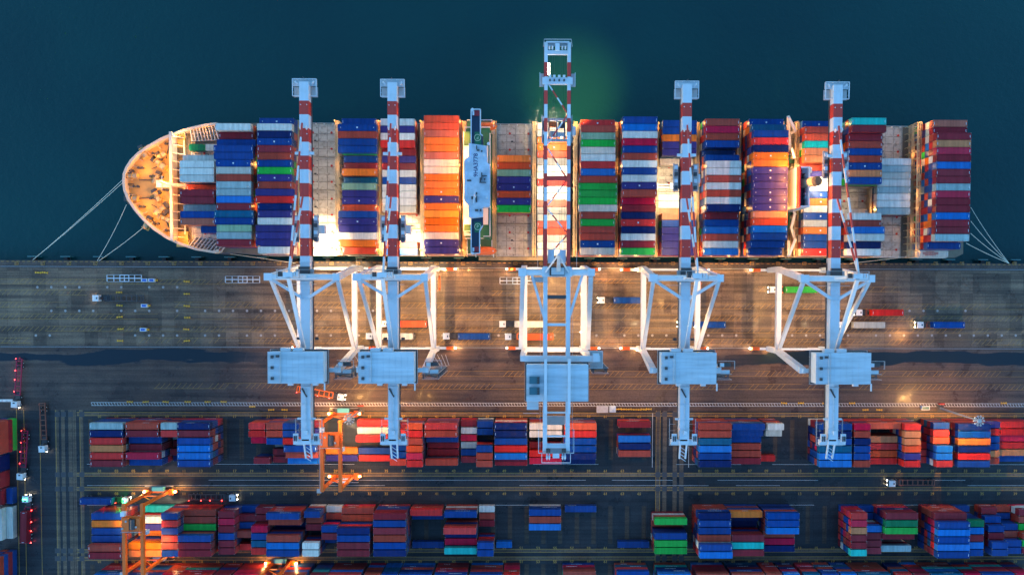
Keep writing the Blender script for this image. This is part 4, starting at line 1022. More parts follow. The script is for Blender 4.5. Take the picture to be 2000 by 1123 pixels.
    ropes_spreader(rt, X, yt, 41, zs, spr)
    stairs(rt, X + 12.6, yl - 6.4, 16, 46)
    s = MB(); s.box(X + 10.8, X + 15.2, ylt + 1.2, ylt + 2.6, 45.4, 45.5, 3); s.box(X + 11.3, X + 12.6, ylt + 1.3, ylt + 2.5, 45.6, 47.0, 0); s.rail([(X + 10.8, ylt + 3.2, 45.6), (X + 16.2, ylt + 3.2, 45.6), (X + 16.2, ylt + .6, 45.6)], 1.1, .12, 2)
    s.box(X + 12.2, X + 15.0, ylt - 1.2, ylt + .0, 44, 44.8, 6)
    for k in range(4): s.beam((X + 10 + k * 1.5, yl - 1.5, 16.6), (X + 12.5 + k * 1.1, yl - 5.5, 16.6), .2, .2, 2)
    build_each(s, 'lift_platform', WH, rt)
    s = MB()
    for sg in (-1, 1):
        for y in (Y(662), ): s.box(X + sg * 2.4, X + sg * 3.6, y - .45, y + .45, 41.8, 42.3, 3)
        for y in (ys - 6, ys - 14, ys - 22): s.box(X + sg * 10.0 - .3, X + sg * 10.0 + .3, y - .4, y + .4, 13.35, 13.75, 7)
    build_each(s, 'floodlight', WH, rt)
    s = MB(); c = Vector((X + 11.6, ys - 6, 10))
    for i in range(16):
        a0, a1 = 6.2832 * i / 16, 6.2832 * (i + 1) / 16
        s.beam(c + Vector((0, 2.6 * math.cos(a0), 2.6 * math.sin(a0))), c + Vector((0, 2.6 * math.cos(a1), 2.6 * math.sin(a1))), .3, .5, 4)
    s.build('cable_reel', WH, rt)
    return rt
cr1 = box_crane(594, 'white box-boom crane with red bands, leftmost of the five cranes', 446, 11.4, M['steel'])
CRANES = [cr1]
for px, lab in ((766, 'white box-boom crane with red bands, second crane from the left'), (1341.5, 'white box-boom crane with red bands, fourth crane from the left'), (1635.5, 'white box-boom crane with red bands, rightmost of the five cranes')):
    X = P(px, 300, ZB).x; c = copy_tree(cr1, (X, YS, 0), lab); CRANES.append(c)
def shift_part(rt, names_, dy, dz=0):
    for ch in rt.children:
        if ch.name.split('.')[0] in names_: ch.location.y += dy
for rt, py in ((CRANES[2], 342), (CRANES[3], 316)):
    shift_part(rt, ('trolley', 'hoist_rope', 'spreader'), P(594, py, ZB).y - P(594, 446, ZB).y)
for ch in CRANES[1].children:
    if ch.name.split('.')[0] == 'spreader':
        ch.location.y += 1.6; ch.data = ch.data.copy(); ch.data.materials[0] = M['yell']; ch.location.z += 5
    if ch.name.split('.')[0] == 'hoist_rope': ch.location.y += 1.6
for rt in (CRANES[2], CRANES[3]):
    for ch in rt.children:
        if ch.name.split('.')[0] == 'spreader': ch.location.z += 9

# the twin-girder crane in the middle ----------------------------------------------
rt = crane_root(1088, 300, 47, 'white twin-girder crane with red bands over the floodlit middle bay'); X = rt.location.x; CRANES.append(rt)
ZG = 47.0; Y = lambda py, z=ZG: P(1088, py, z).y
gx = [P(1066, 300, ZG).x, P(1111, 300, ZG).x]
bounds = [84, 122, 150]; yb = 150
while yb < 470: yb += 27; bounds.append(yb)
bounds[-1] = 520
for x in gx:
    s = MB()
    for i, (a, b) in enumerate(zip(bounds[:-1], bounds[1:])):
        m = i % 2; s.box(x - .55, x + .55, Y(b), Y(a), 44.6, ZG, m); s.box(x - .8, x - .55, Y(b), Y(a), 44.6, 44.8, 3) if x < X else s.box(x + .55, x + .8, Y(b), Y(a), 44.6, 44.8, 3)
    s.build('boom_girder', WH, rt)
    s = MB(); s.box(x - .7, x + .7, Y(880), Y(520), 44.0, ZG - .1, 0)
    for k in range(12): yy = Y(535 + k * 30); s.box(x - .8, x + .8, yy, yy + .2, 43.9, ZG, 0)
    xo = x - 1.6 if x < X else x + 1.6
    s.rail([(xo, Y(880), 44.4), (xo, Y(520), 44.4)], 1.1, .09, 2, 3.2); s.build('back_girder', WH, rt)
s = MB()
for py, m, hh in ((102, 0, 1.2), (348, 1, 1.4), (580, 3, 1.2), (634, 0, .9), (806, 0, .5), (852, 0, .5), (868, 0, .5), (400, 1, .01)):
    if hh > .1: s.box(gx[0], gx[1], Y(py) - hh / 2, Y(py) + hh / 2, ZG - 1.4, ZG - .3, m)
build_each(s, 'cross_tie', WH, rt)
s = MB(); zt = ZG
s.box(gx[0] - 1.2, gx[1] + 1.2, Y(165), Y(152), zt - 1.4, zt + .2, 0); s.box(gx[0] - 2.0, gx[0] - .7, Y(168), Y(142), zt - 1.6, zt - 1.5, 2); s.box(gx[1] + .7, gx[1] + 2.0, Y(168), Y(142), zt - 1.6, zt - 1.5, 2)
s.rail([(gx[0] - 2, Y(168), zt - 1.5), (gx[0] - 2, Y(142), zt - 1.5)], 1.2, .16, 0); s.rail([(gx[1] + 2, Y(168), zt - 1.5), (gx[1] + 2, Y(142), zt - 1.5)], 1.2, .16, 0)
for dx in (-2.4, -1, .6, 2.2): s.box(X + dx - .4, X + dx + .4, Y(152), Y(148), zt - .6, zt + .8, 0); s.box(X + dx - .25, X + dx + .25, Y(160) , Y(156), zt + .2, zt + .8, 3)
s.build('boom_head', WH, rt)
s = MB()
s.box(gx[0] - .65, gx[1] + .65, Y(90), Y(81), zt - 1.0, zt - .8, 2); s.box(gx[0], gx[1], Y(84), Y(81), zt - .8, zt + .1, 0); s.rail([(gx[0] - .9, Y(92), zt), (gx[0] - .6, Y(79), zt), (gx[1] + .6, Y(79), zt), (gx[1] + .9, Y(92), zt)], 1.1, .14, 2)
s.box(gx[0], gx[1], Y(106), Y(98), zt - 1.6, zt - .6, 0)
for dx in (-2.6, -1.6, 1.6, 2.6): s.tube((X + dx, Y(96), zt - .4), (X + dx, Y(92), zt + .6), .3, 8, 0)
s.box(X - .7, X + .7, Y(100), Y(86), zt - .6, zt + .7, 0)
s.build('boom_tip', WH, rt)
s = MB()                                     # trolley ropes between the girders
for dx in (-2.6, -1.5, -.9, 1.0, 1.6, 2.5): s.beam((X + dx, Y(106), ZG - 1.6), (X + dx, Y(510), ZG - 2.0), .07, .07, 3)
build_each(s, 'trolley_rope', WH, rt, .05)
for (xa, ya_, xb, yb_) in ((1070, 163, 1107, 220), (1109, 224, 1070, 281), (1070, 291, 1106, 347), (1106, 353, 1070, 401), (1070, 409, 1107, 455), (1107, 460, 1078, 492)):
    s = MB(); a = P(xa, ya_, ZG - .5); b = P(xb, yb_, ZG - .5); n = 4
    for i in range(n): s.beam(a.lerp(b, i / n), a.lerp(b, (i + 1) / n), .42, .4, (i + (1 if xa > 1090 else 0)) % 2)
    s.build('lacing_brace', WH, rt)
ys, yl = YS - .5, YR + .4
xl, xr = P(1024, 600, 15).x, P(1140, 600, 15).x; Xc = (xl + xr) / 2; hp = (xr - xl) / 2
yst = P(1088, 532, 46).y; ylt = P(1088, 700, 46).y
tl, tr = P(1021, 532, 46).x, P(1154, 532, 46).x
for sg, xb_, xt_ in ((-1, xl, tl), (1, xr, tr)):
    for yb_, yt_ in ((ys, yst), (yl, ylt)):
        box_beam(rt, 'leg', (xb_, yb_, 2.6), (xb_, yb_, 15), 1.6, 2.0, 0, 5); box_beam(rt, 'leg', (xb_, yb_, 15), (xt_, yt_, 46), 1.8, 1.9, 0, 8, 1.6); bogie(rt, xb_, yb_, sg)
    box_beam(rt, 'portal_beam', (xb_, ys + 1, 15), (xb_, yl - 1, 15), 2.1, 2.6, 0, 10)
box_beam(rt, 'diagonal_leg', (tl, yst - 1, 45.5), (xl - 1.2, yl + 1.5, 18), 1.5, 1.5, 0, 7); box_beam(rt, 'diagonal_leg', (tr, yst - 1, 45.5), (xr + 1.4, yl + 1.5, 18), 1.5, 1.5, 0, 7)
for y in (ys, yl): box_beam(rt, 'sill_beam', (xl, y, 4.3), (xr, y, 4.3), 1.2, 1.6, 0, 8)
box_beam(rt, 'portal_beam', (xl, yl + .3, 15), (xr, yl + .3, 15), 1.5, 2.0, 0, 8)
s = MB(); s.tube((tl - .2, yst, 47), (tr + .2, yst, 47), 1.1, 12, 0); s.box(tl - 1.4, tl + 1.2, yst - 1.4, yst + 1.2, 45.8, 48.3, 0); s.box(tr - 1.2, tr + 1.2, yst - 1.2, yst + 1.2, 45.8, 48.2, 0)
s.box(gx[0] - 1.2, gx[1] + 1.2, yst - 1.5, yst + 1.6, 46.9, 48.4, 0); s.rail([(tl + 2, yst + 1.6, 47.6), (gx[0] - 2, yst + 1.6, 47.6)], 1.1, .12, 2); s.box(tl + 3, gx[0] + .5, yst - 3.2, yst - 1.6, 46.1, 46.25, 2); s.rail([(tl + 3, yst - 3.2, 46.2), (gx[0] + .5, yst - 3.2, 46.2)], 1.1, .12, 2)
s.build('upper_cross_beam', WH, rt)
box_beam(rt, 'rear_cross_beam', (tl - .5, ylt, 46), (P(1172, 700, 46).x, ylt, 46), 1.9, 1.9, 0, 10)
for sg, xa in ((-1, P(1039, 540, 46).x), (1, P(1137, 535, 46).x)):
    box_beam(rt, 'brace', (xa, yst - 1, 46), ((gx[0] - .3 if sg < 0 else gx[1] + .3), P(1088, 622, 46).y, 46), .85, .9, 0)
s = MB(); za = 66; ya = P(1091, 497, za).y
s.beam((X + .6, yst, 48), (P(1091, 497, za).x, ya, za), 1.5, 1.3, 6, .7, .7); s.beam((gx[0], yst, 48), (X, ya, za - 2), .5, .5, 0); s.beam((gx[1], yst, 48), (X, ya, za - 2), .5, .5, 0)
s.box(gx[0] + 1.3, gx[1] - 1.3, yst - 1.2, yst + 1.9, 48.0, 49.5, 3); s.box(X - 1.8, X + 2.4, yst - .9, yst + 1.4, 49.5, 50.3, 6); s.rail([(gx[0] - 2.6, yst + 1.6, 48), (gx[0] - 2.6, yst + 8.5, 48)], 1.1, .12, 2); s.rail([(gx[1] + 2.6, yst + 1.6, 48), (gx[1] + 2.6, yst + 6.5, 48)], 1.1, .12, 2)
s.box(gx[0] + .8, gx[0] + 2.9, yst + 3, yst + 7.5, 44, 46, 0); s.box(gx[1] - 2.9, gx[1] - .8, yst + 3, yst + 7.5, 44, 46, 0)
s.build('apex_post', WH, rt)
yh0, yh1 = P(1088, 783, 55).y, P(1088, 713, 55).y
house(rt, X, yh0, yh1, 49, 55, P(1029, 740, 55).x - X, P(1148, 740, 55).x - X, vents=False)
s = MB(); z = 55
for py in (742, 763): 
    a = P(1034, py - 7, z); b = P(1054, py + 7, z); s.box(a.x, b.x, b.y, a.y, z, z + 1.1, 7 + 1)
    for q in (-4.5, 0, 4.5): c = P(1051, py + q, z); s.tube((c.x, c.y, z + 1.1), (c.x, c.y, z + 1.35), .38, 10, 3)
a = P(1029, 784, 53); b = P(1052, 800, 53); s.box(a.x, b.x, b.y, a.y, 49, 53, 6)
for x in gx: s.beam((x, yh0 - 4, z + .8), (x, yh1 + 2, z + .8), .9, .8, 0)
s.rail([(P(1028, 800, 49).x - 1, P(1028, 800, 49).y - 1, 49), (P(1052, 800, 49).x, P(1028, 800, 49).y - 1, 49)], 1.1, .12, 2)
build_each(s, 'cooling_unit', WH + [paint('unit_teal', (.03, .12, .16), .5)], rt)
s = MB(); zt = 46.6
s.box(gx[0] - .8, gx[1] + .8, Y(887), Y(876), zt - 1.4, zt - .6, 2)
for dx in (-3.0, -2.2, 2.2, 3.0): s.beam((X + dx, Y(898), zt), (X + dx, Y(872), zt), .35, .7, 0); s.tube((X + dx - .3, Y(880), zt + .4), (X + dx + .3, Y(880), zt + .4), .8, 10, 3); s.tube((X + dx - .3, Y(892), zt + .4), (X + dx + .3, Y(892), zt + .4), .6, 10, 0)
s.box(X - 1.1, X + 1.1, Y(894), Y(885), zt - .6, zt + .7, 0); s.beam((gx[0] + .6, Y(872), zt), (gx[1] - .6, Y(872), zt), .9, .8, 6)
s.rail([(gx[0] - 2.1, Y(840), zt - 2), (gx[0] - 2.1, Y(886), zt - 2), (gx[0] - 1, Y(886), zt - 2), (gx[0] - 1, Y(905), zt - 2), (gx[1] + 1, Y(905), zt - 2), (gx[1] + 1, Y(886), zt - 2), (gx[1] + 2.1, Y(886), zt - 2), (gx[1] + 2.1, Y(840), zt - 2)], 1.2, .18, 0)
s.box(X - 3.4, X + 3.0, Y(834), Y(816), 42, 42.2, 2); s.rail([(X - 3.4, Y(834), 42.2), (X - 3.4, Y(816), 42.2), (X + 3, Y(816), 42.2), (X + 3, Y(834), 42.2)], 1.1, .14, 0)
s.build('girder_end', WH, rt)
s = MB(); xq, yq = P(1165, 697, 46).x, ylt
s.box(xq - 2.2, xq + 2.0, yq - 3.2, yq + 2.5, 45.0, 45.2, 2); s.box(xq - 1.3, xq + .8, yq - 1, yq + 1.8, 45.2, 47.6, 0); s.rail([(xq - 4, yq - 3.2, 45.2), (xq + 2, yq - 3.2, 45.2), (xq + 2, yq + 2.5, 45.2), (xq - 6, yq + 2.5, 45.2)], 1.1, .14, 0)
build_each(s, 'lift_platform', WH, rt)
stairs(rt, xr + 3.6, yl - 4.4, 16, 46)
trolley(rt, X, Y(250), 44.0, 3.3, 1); 
s = MB()
for x, y, z in [(xl, YS - q, 13.4) for q in (1.5, 9, 24)] + [(xr, YS - q, 13.4) for q in (1.5, 9, 24)] + [(gx[0] + .9, Y(122 + q), 44.2) for q in (0, 6, 12, 18)]: s.box(x - .35, x + .35, y - .35, y + .35, z - .2, z + .2, 5)
build_each(s, 'floodlight', WH, rt)
CR3 = rt; G3 = (gx, X)
# ------------------------------------------------------------------ trucks
TW = [paint('cab_white', (.70, .70, .70), .35, .2, (.3, .25, .2), .8), M['black'], M['dark'], paint('windscreen', (.02, .03, .04), .1, 0), M['head'], M['tail'], paint('magenta_chassis', (.33, .012, .05), .45, .3, (.1, .03, .03), .8), paint('brown_chassis', (.22, .07, .04), .5, .3, (.1, .05, .03), .8), M['green_l'], M['orange']]
def make_truck(chm, tails=False, beacon=False):
    rt = empty('terminal_truck', (0, 0, 0), 'x', 'truck', 'terminal trucks', world=False)
    s = MB(); s.box(-11.9, -9.5, -1.2, 1.2, .9, 3.0, 0); s.hexa([(-11.75, -1.1, 3.0), (-9.5, -1.15, 3.0), (-9.5, 1.15, 3.0), (-11.75, 1.1, 3.0), (-11.45, -1.0, 3.25), (-9.55, -1.1, 3.3), (-9.55, 1.1, 3.3), (-11.45, 1.0, 3.25)], 0)
    s.box(-10.3, -9.9, -.35, .35, 3.28, 3.42, 3); s.box(-11.5, -11.2, -1.45, -1.2, 2.0, 2.7, 2); s.box(-11.5, -11.2, 1.2, 1.45, 2.0, 2.7, 2); s.box(-9.5, -8.9, -.5, .5, 1.0, 2.6, 2)
    cab = s.build('cab', TW, rt)
    s = MB(); s.hexa([(-12.1, -1.05, 1.9), (-11.9, -1.05, 1.9), (-11.9, 1.05, 1.9), (-12.1, 1.05, 1.9), (-11.95, -1.0, 2.95), (-11.75, -1.0, 3.0), (-11.75, 1.0, 3.0), (-11.95, 1.0, 2.95)], 3); s.build('windscreen', TW, cab)
    for y in (-.85, .85): s = MB(); s.box(-12.1, -11.88, y - .18, y + .18, 1.05, 1.35, 4); s.build('headlight', TW, cab)
    s = MB()
    s.box(-12.0, -6.4, -.95, .95, .75, 1.0, 2)
    for y in (-1.0, 1.0): s.box(-7.4, 6.7, y - .14, y + .14, 1.0, 1.4, chm)
    for x in (-7.4, -5.9, -4, -2, 0, 2, 4, 5.6, 6.5): s.box(x, x + .28, -1.2, 1.2, 1.03, 1.36, chm)
    for x in (-6.6, 6.2): s.box(x - .2, x + .2, -1.35, -1.1, 1.3, 1.6, chm); s.box(x - .2, x + .2, 1.1, 1.35, 1.3, 1.6, chm)
    s.build('chassis', TW, rt)
    for x in (-11.0, -8.2, 3.6, 5.0):
        for y in (-1.05, 1.05):
            s = MB(); s.tube((x, y - .2, .55), (x, y + .2, .55), .53, 12, 1); s.tube((x, y - .22, .55), (x, y + .22, .55), .22, 8, 0); s.build('wheel', TW, rt)
    if tails:
        for x in (-6, -1.5, 2, 6.6): s = MB(); s.box(x - .15, x + .15, 1.2, 1.42, 1.0, 1.3, 5); s.build('marker_light', TW, rt)
    if beacon: s = MB(); s.box(-10.9, -10.5, -.8, .8, 3.3, 3.5, 8); s.build('beacon', TW, rt)
    return rt
TR = {}
def truck(px, py, chm, label, rz=0.0, tails=False, beacon=False):
    k = (chm, tails, beacon); q = P(px, py, 2.5)
    if k not in TR: o = TR[k] = make_truck(*k)
    else: o = copy_tree(TR[k], (0, 0, 0))
    o.location = (q.x, q.y, 0); o.rotation_euler = (0, 0, rz); o['label'] = label
    return o
def load(px, py, kind, col, label, rz=0.0, dx=0.0):
    q = P(px, py, 2.5); o = bpy.data.objects.new('shipping_container', cmesh(kind, col, 2.6, 1)); COL.objects.link(o)
    o.location = (q.x + dx * math.cos(rz), q.y + dx * math.sin(rz), 1.42); o.rotation_euler = (0, 0, rz); tag(o, label, 'container', 'containers carried on trucks')
truck(243, 582.5, 2, 'white cab truck with empty dark trailer, alone on the left apron')
truck(803, 632.5, 2, 'truck under the second crane carrying an orange red container'); load(803, 632.5, '4', 'o', 'orange red container on a truck under the second crane')
truck(776, 656.5, 2, 'truck under the second crane carrying a white container'); load(776, 656.5, '4', 'W', 'white container on a truck behind the legs of second crane')
truck(926, 656.5, 2, 'truck carrying a dark blue container between second and middle cranes'); load(926, 656.5, '4', 'B', 'dark blue container on a truck between second and middle cranes')
truck(1036, 633, 2, 'truck beside left leg of middle crane carrying a cream container'); load(1036, 633, '4', 'c', 'cream container on a truck crossing under the middle crane')
truck(1047, 657.5, 9, 'truck on orange chassis with orange container below the middle crane'); load(1047, 657.5, '4', 'o', 'orange container on orange chassis below the middle crane')
truck(1229, 586.5, 2, 'truck carrying a dark blue container left of the fourth crane'); load(1229, 586.5, '4', 'B', 'dark blue container on a truck left of the fourth crane')
truck(1385, 634, 2, 'truck with blue container, half hidden below the fourth crane boom'); load(1385, 634, '4', 'B', 'blue container on a truck right of the fourth crane boom')
truck(1563, 566, 9, 'truck on orange chassis carrying a green container'); load(1563, 566, '4', 'E', 'bright green container on a truck by the fifth crane')
truck(1731, 610.5, 7, 'truck on brown chassis carrying a red container, right of fifth crane'); load(1731, 610.5, '4', 'R', 'red container on a truck right of the fifth crane')
truck(1695, 634.5, 2, 'truck under the fifth crane carrying a pale grey container'); load(1695, 634.5, '4', 'G', 'pale grey container on a truck, nearest the fifth crane boom')
truck(1850, 634.5, 7, 'truck with dark blue container, rightmost on the quay apron'); load(1850, 634.5, '4', 'B', 'dark blue container on the rightmost truck of the apron')
truck(1795, 943.5, 7, 'truck with empty brown trailer on the yard street at right')
truck(612, 766, 9, 'truck with empty orange chassis turning behind the leftmost crane', R(170), tails=True)
truck(191, 977, 2, 'truck with blue container beside the left orange gantry', math.pi, True, True); load(191, 977, '4', 'B', 'bright blue container on a truck beside the left orange gantry', math.pi)
truck(400, 972, 2, 'truck with empty trailer on the street above the middle yard row', math.pi, True)
truck(32, 735, 6, 'truck with long magenta trailer, topmost at the left edge', R(86), True)
truck(43, 876, 6, 'truck with long magenta trailer beside the green container', R(86), True)
truck(50, 1028, 6, 'truck with maroon container at the lower left edge', R(-92), True, True); load(50, 1028, '4', 'M', 'maroon container on the truck at the lower left edge', R(-92))
truck(80, 822, 7, 'truck with empty brown trailer on the left crossing lane', R(92))

# ------------------------------------------------------------------ orange yard gantries
GO = [M['orange'], M['dark'], M['white'], M['steel'], M['lampw'], M['black'], paint('teal_cabinet', (.1, .42, .38), .4), M['lamp'], M['wire']]
def yard_gantry(pxb, pyN, label):
    c = P(pxb, pyN, 0); x0, x1 = c.x - 3.25, c.x + 3.25; yN = c.y; yS = yN - 24.2; zt = 24.0
    rt = empty('yard_gantry', (c.x, (yN + yS) / 2, 0), label, 'yard gantry', 'orange gantries over the container stacks')
    for x in (x0, x1):
        s = MB(); s.box(x - .55, x + .55, yS - .8, yN + .8, zt - 1.6, zt, 0)
        for i in range(14): y = yS + i * 1.86; s.box(x - .6, x + .6, y, y + .12, zt - 1.65, zt + .04, 0)
        s.build('main_girder', GO, rt)
        for y in (yN, yS): 
            s = MB(); s.beam((x, y, 1.6), (x, y, zt - 1.6), 1.0, 1.1, 0, .9, .9); s.build('leg', GO, rt)
    for y, sg in ((yN, 1), (yS, -1)):
        s = MB(); s.box(x0 - 3.2, x1 + 3.2, y - .55, y + .55, 1.2, 2.1, 0)
        s.box(x0 - .2, x0 + 1.6, y + sg * .6, y + sg * 2.0, 1.6, 3.2, 1); s.box(c.x - 2.2, c.x + 2.2, y + sg * .6, y + sg * 2.2, 2.1, 4.0, 6 if sg > 0 else 2)
        s.box(x1 + .5, x1 + 2, y - 1.2, y + 1.2, 2.1, 2.9, 0); s.rail([(x0 - 2, y + sg * 2.2, 2.1), (x1 + 2, y + sg * 2.2, 2.1)], 1.1, .1, 3)
        for x in (x0 - 2.6, x1 + 2.6): s.box(x - .25, x + .25, y - .25, y + .25, 2.1, 2.7, 7)
        s.build('sill', GO, rt)
        for x in (x0 - 2.6, x0 - 1.1, x1 + 1.1, x1 + 2.6): s = MB(); s.tube((x, y - .32, .75), (x, y + .32, .75), .74, 14, 5); s.build('wheel', GO, rt)
        s = MB(); s.beam((x0, y, 9), (x1, y, 9), .4, .5, 0); s.beam((x0, y, 9), (x1, y, 16), .25, .25, 0); s.build('end_brace', GO, rt)
    ty = yN - 6.2; s = MB()
    s.box(x0 - .3, x1 + .3, ty - 2.8, ty + 2.8, zt + .05, zt + .35, 0); s.box(x0, x0 + 2.6, ty - 2.4, ty + 2.4, zt + .35, zt + 1.5, 0); s.tube((c.x + .6, ty - 1.8, zt + 1.2), (c.x + .6, ty + 1.8, zt + 1.2), .8, 14, 1); s.box(x1 - 1.4, x1, ty - 2.2, ty + 2.2, zt + .35, zt + 1.3, 0)
    s.box(c.x - .6, c.x - .1, ty - 2, ty + 2, zt + .35, zt + 1.4, 1); s.box(x0 - .2, x0 + 1.2, ty + 3.0, ty + 4.6, zt + .1, zt + 1.9, 2)
    for q in ((x0 + .4, ty - 1.4), (x0 + 1.7, ty + 1.2), (c.x + 2, ty - .8)): s.box(q[0] - .3, q[0] + .3, q[1] - .3, q[1] + .3, zt + 1.5, zt + 1.9, 3)
    s.rail([(x0 - .3, ty - 2.8, zt + .35), (x1 + .3, ty - 2.8, zt + .35)], 1.1, .1, 3); s.box(x1 - .9, x1 + .9, ty - 4.6, ty - 3.2, zt - 4.2, zt - 2, 2)
    for dx in (-1.4, 1.4):
        for dy in (-.7, .7): s.tube((c.x + dx, ty + dy, 17.2), (c.x + dx, ty + dy, zt), .04, 4, 8)
    s.box(c.x - 1.5, c.x + 1.5, ty - .9, ty + .9, 16.6, 17.2, 2); s.build('trolley', GO, rt)
    s = MB(); n = 30; y0 = yS + 1; y1 = ty
    for i in range(n):                        # festoon cable and inspection ladder beside the west girder
        a = y0 + (y1 - y0) * i / n; b = y0 + (y1 - y0) * (i + 1) / n
        s.beam((x0 - 1.5 + .28 * math.sin(i * 1.1), a, zt - 1.2), (x0 - 1.5 + .28 * math.sin(i * 1.1 + 1.1), b, zt - 1.2), .14, .14, 1)
    s.box(x0 - 1.15, x0 - .6, yS, yN, zt - 1.65, zt - 1.58, 3); s.box(x0 - 2.1, x0 - .6, yS - 1.5, yS, zt - 1.8, zt - 1.2, 3); s.build('festoon', GO, rt)
    s = MB()
    for x in (x0, x1):
        for y in (yS + 4, yN - 4): s.box(x - .3, x + .3, y - .3, y + .3, zt - 1.9, zt - 1.65, 4)
    build_each(s, 'floodlight', GO, rt); return rt, c.x, yN, yS
RTG = [yard_gantry(675, 806, 'orange gantry over the front yard row, right of the leftmost crane'), yard_gantry(317, 957, 'orange gantry over the second yard row at left'), yard_gantry(552, 1096, 'orange gantry cut off by the bottom edge of the picture')]

# ------------------------------------------------------------------ light masts
MASTS = []
for (bx, by, hx, hy, lab) in ((705, 801, 681, 819, 'tall light mast with round lamp crown beside the orange gantry'), (1836, 797, 1914, 822, 'tall light mast with round lamp crown at the right')):
    b = P(bx, by, 0); z = 29.0; h = P(hx, hy, z)
    rt = empty('light_mast', tuple(b), lab, 'light mast', 'high lamp masts of the yard')
    s = MB(); s.tube((b.x, b.y, .4), (h.x, h.y, z - .4), .42, 12, 0, .2); s.build('mast', [M['steel']], rt)
    s = MB(); s.box(b.x - 1.3, b.x + 1.3, b.y - 1.3, b.y + 1.3, 0, .45, 0); s.box(b.x - 1.1, b.x + 1.3, b.y + 1.6, b.y + 2.0, .2, 1.2, 1); s.build('plinth', [M['dark'], M['red']], rt)
    s = MB(); s.tube((h.x, h.y, z - .6), (h.x, h.y, z), .9, 12, 0, .7)
    for i in range(10):
        a = 6.2832 * i / 10; s.beam((h.x + .6 * math.cos(a), h.y + .6 * math.sin(a), z - .3), (h.x + 1.4 * math.cos(a), h.y + 1.4 * math.sin(a), z - .4), .14, .14, 0)
    s.build('lamp_ring', [M['steel']], rt)
    for i in range(10):
        a = 6.2832 * i / 10; s = MB(); p = Vector((h.x + 1.35 * math.cos(a), h.y + 1.35 * math.sin(a), z - .4)); s.beam(p, p + Vector((.6 * math.cos(a), .6 * math.sin(a), -.2)), .5, .4, 0); px_, py_ = p.x + .4 * math.cos(a), p.y + .4 * math.sin(a); s.box(px_ - .1, px_ + .1, py_ - .1, py_ + .1, p.z - .5, p.z - .3, 1)
        s.build('floodlight', [M['steel'], M['lampw']], rt)
    MASTS.append(h)

# ------------------------------------------------------------------ quay furniture
root = None
for i in range(31):
    q = P(61.5 + 64.15 * i, 506, 0); y = QY
    if i == 0:
        root = empty('quay_fender', (q.x, y, 0), 'black rubber fender with pale steel plate hanging on the quay face', 'fender', 'fenders along the quay face')
        s = MB(); s.box(q.x - .7, q.x + .7, y + .02, y + 1.3, -2.6, -.9, 0); s.build('rubber_block', M['black'], root)
        s = MB(); s.box(q.x - 1.9, q.x + 1.9, y + 1.3, y + 1.65, -3.4, -.5, 0); s.build('face_plate', paint('fender_plate', (.05, .17, .18), .4, .4, (.1, .08, .05), .6), root); X0 = q.x
    else: copy_tree(root, (q.x, y, 0))
for i in range(40):
    q = P(32 + 51.3 * i, 514.6, 0)
    if i == 0:
        s = MB(); s.tube((0, 0, 0), (0, 0, .5), .26, 12); s.tube((0, 0, .5), (0, 0, .72), .42, 12); s.box(-.45, .45, -.45, .45, .004, .06)
        bo = s.build('mooring_bollard', paint('bollard_iron', (.16, .10, .05), .5, .5, (.3, .12, .03), 1)); tag(bo, 'low iron mooring bollard on the edge of the quay', 'bollard', 'bollards along the quay edge'); bo.location = q
    else: c = bo.copy(); COL.objects.link(c); c.location = q
def rope(a, b, lab, sag=.9, r=.10):
    s = MB(); n = 24; a = Vector(a); b = Vector(b); pr = a
    for i in range(1, n + 1):
        t = i / n; p = a.lerp(b, t); p.z -= sag * 4 * t * (1 - t); s.tube(pr, p, r, 6); pr = p
    tag(s.build('mooring_rope', M['rope']), lab, 'rope', 'mooring ropes of the ship')
rope(P(243, 348, 13), P(65, 507, .6), 'upper of two long bow ropes to the leftmost bollard'); rope(P(244, 353, 12.4), P(64, 507.5, .6), 'lower of two long bow ropes to the leftmost bollard')
rope(P(247, 400, 13), P(190, 509.5, .6), 'steep rope from the bow tip to the second bollard used'); rope(P(284, 441, 13), P(193, 509.5, .6), 'rope from the bow shoulder to the second bollard used')
for (x, y, z, l) in ((1896, 405, 9, 'uppermost rope from the stern to the quay'), (1896, 432, 9, 'second rope down from the stern to the quay'), (1896, 456, 9, 'third rope down from the stern to the quay'), (1887, 475, 9, 'lowest rope from the stern to the quay')):
    rope(P(x, y, z), P(1971 - (x % 3), 514.5, .6), l)
rope(P(450, 496, 11), P(577, 514, .6), 'rope running aft from the bow to the quay beside leftmost crane', 1.0); rope(P(1790, 500, 10), P(1660, 514.5, .6), 'rope running forward from the stern to the quay', 1.0)
def frame_rack(px, py, lab):
    c = P(px, py, .5); rt = empty('spreader_frame', tuple(P(px, py, 0)), lab, 'lifting frame', 'white lifting frames parked on the apron'); x0 = c.x - 6.6
    s = MB(); s.beam((x0, c.y, .6), (x0 + 13.2, c.y, .6), .35, .4); s.build('spine', M['white'], rt)
    s = MB()
    for x in (x0, x0 + 2.6, x0 + 4.9, x0 + 6.6, x0 + 8.3, x0 + 10.5, x0 + 13.1): s.beam((x, c.y - 1.15, .5), (x, c.y + 1.15, .5), .26, .3)
    for sg in (-1, 1): s.beam((x0 + 4.9, c.y + sg * 1.2, .5), (x0 + 8.3, c.y + sg * 1.2, .5), .26, .35)
    build_each(s, 'cross_bar', M['white'], rt, .02)
    s = MB()
    for sg in (-1, 1): s.beam((x0, c.y + sg * 1.3, .45), (x0 + 13.2, c.y + sg * 1.3, .45), .2, .25)
    s.build('side_rails', M['steel'], rt)
frame_rack(243, 543.5, 'white lifting frame on the left apron beside two small blue topped boxes'); frame_rack(474, 546, 'white lifting frame lying left of the leftmost crane'); frame_rack(1010, 548.5, 'white lifting frame lying beside the middle crane')
k = 0
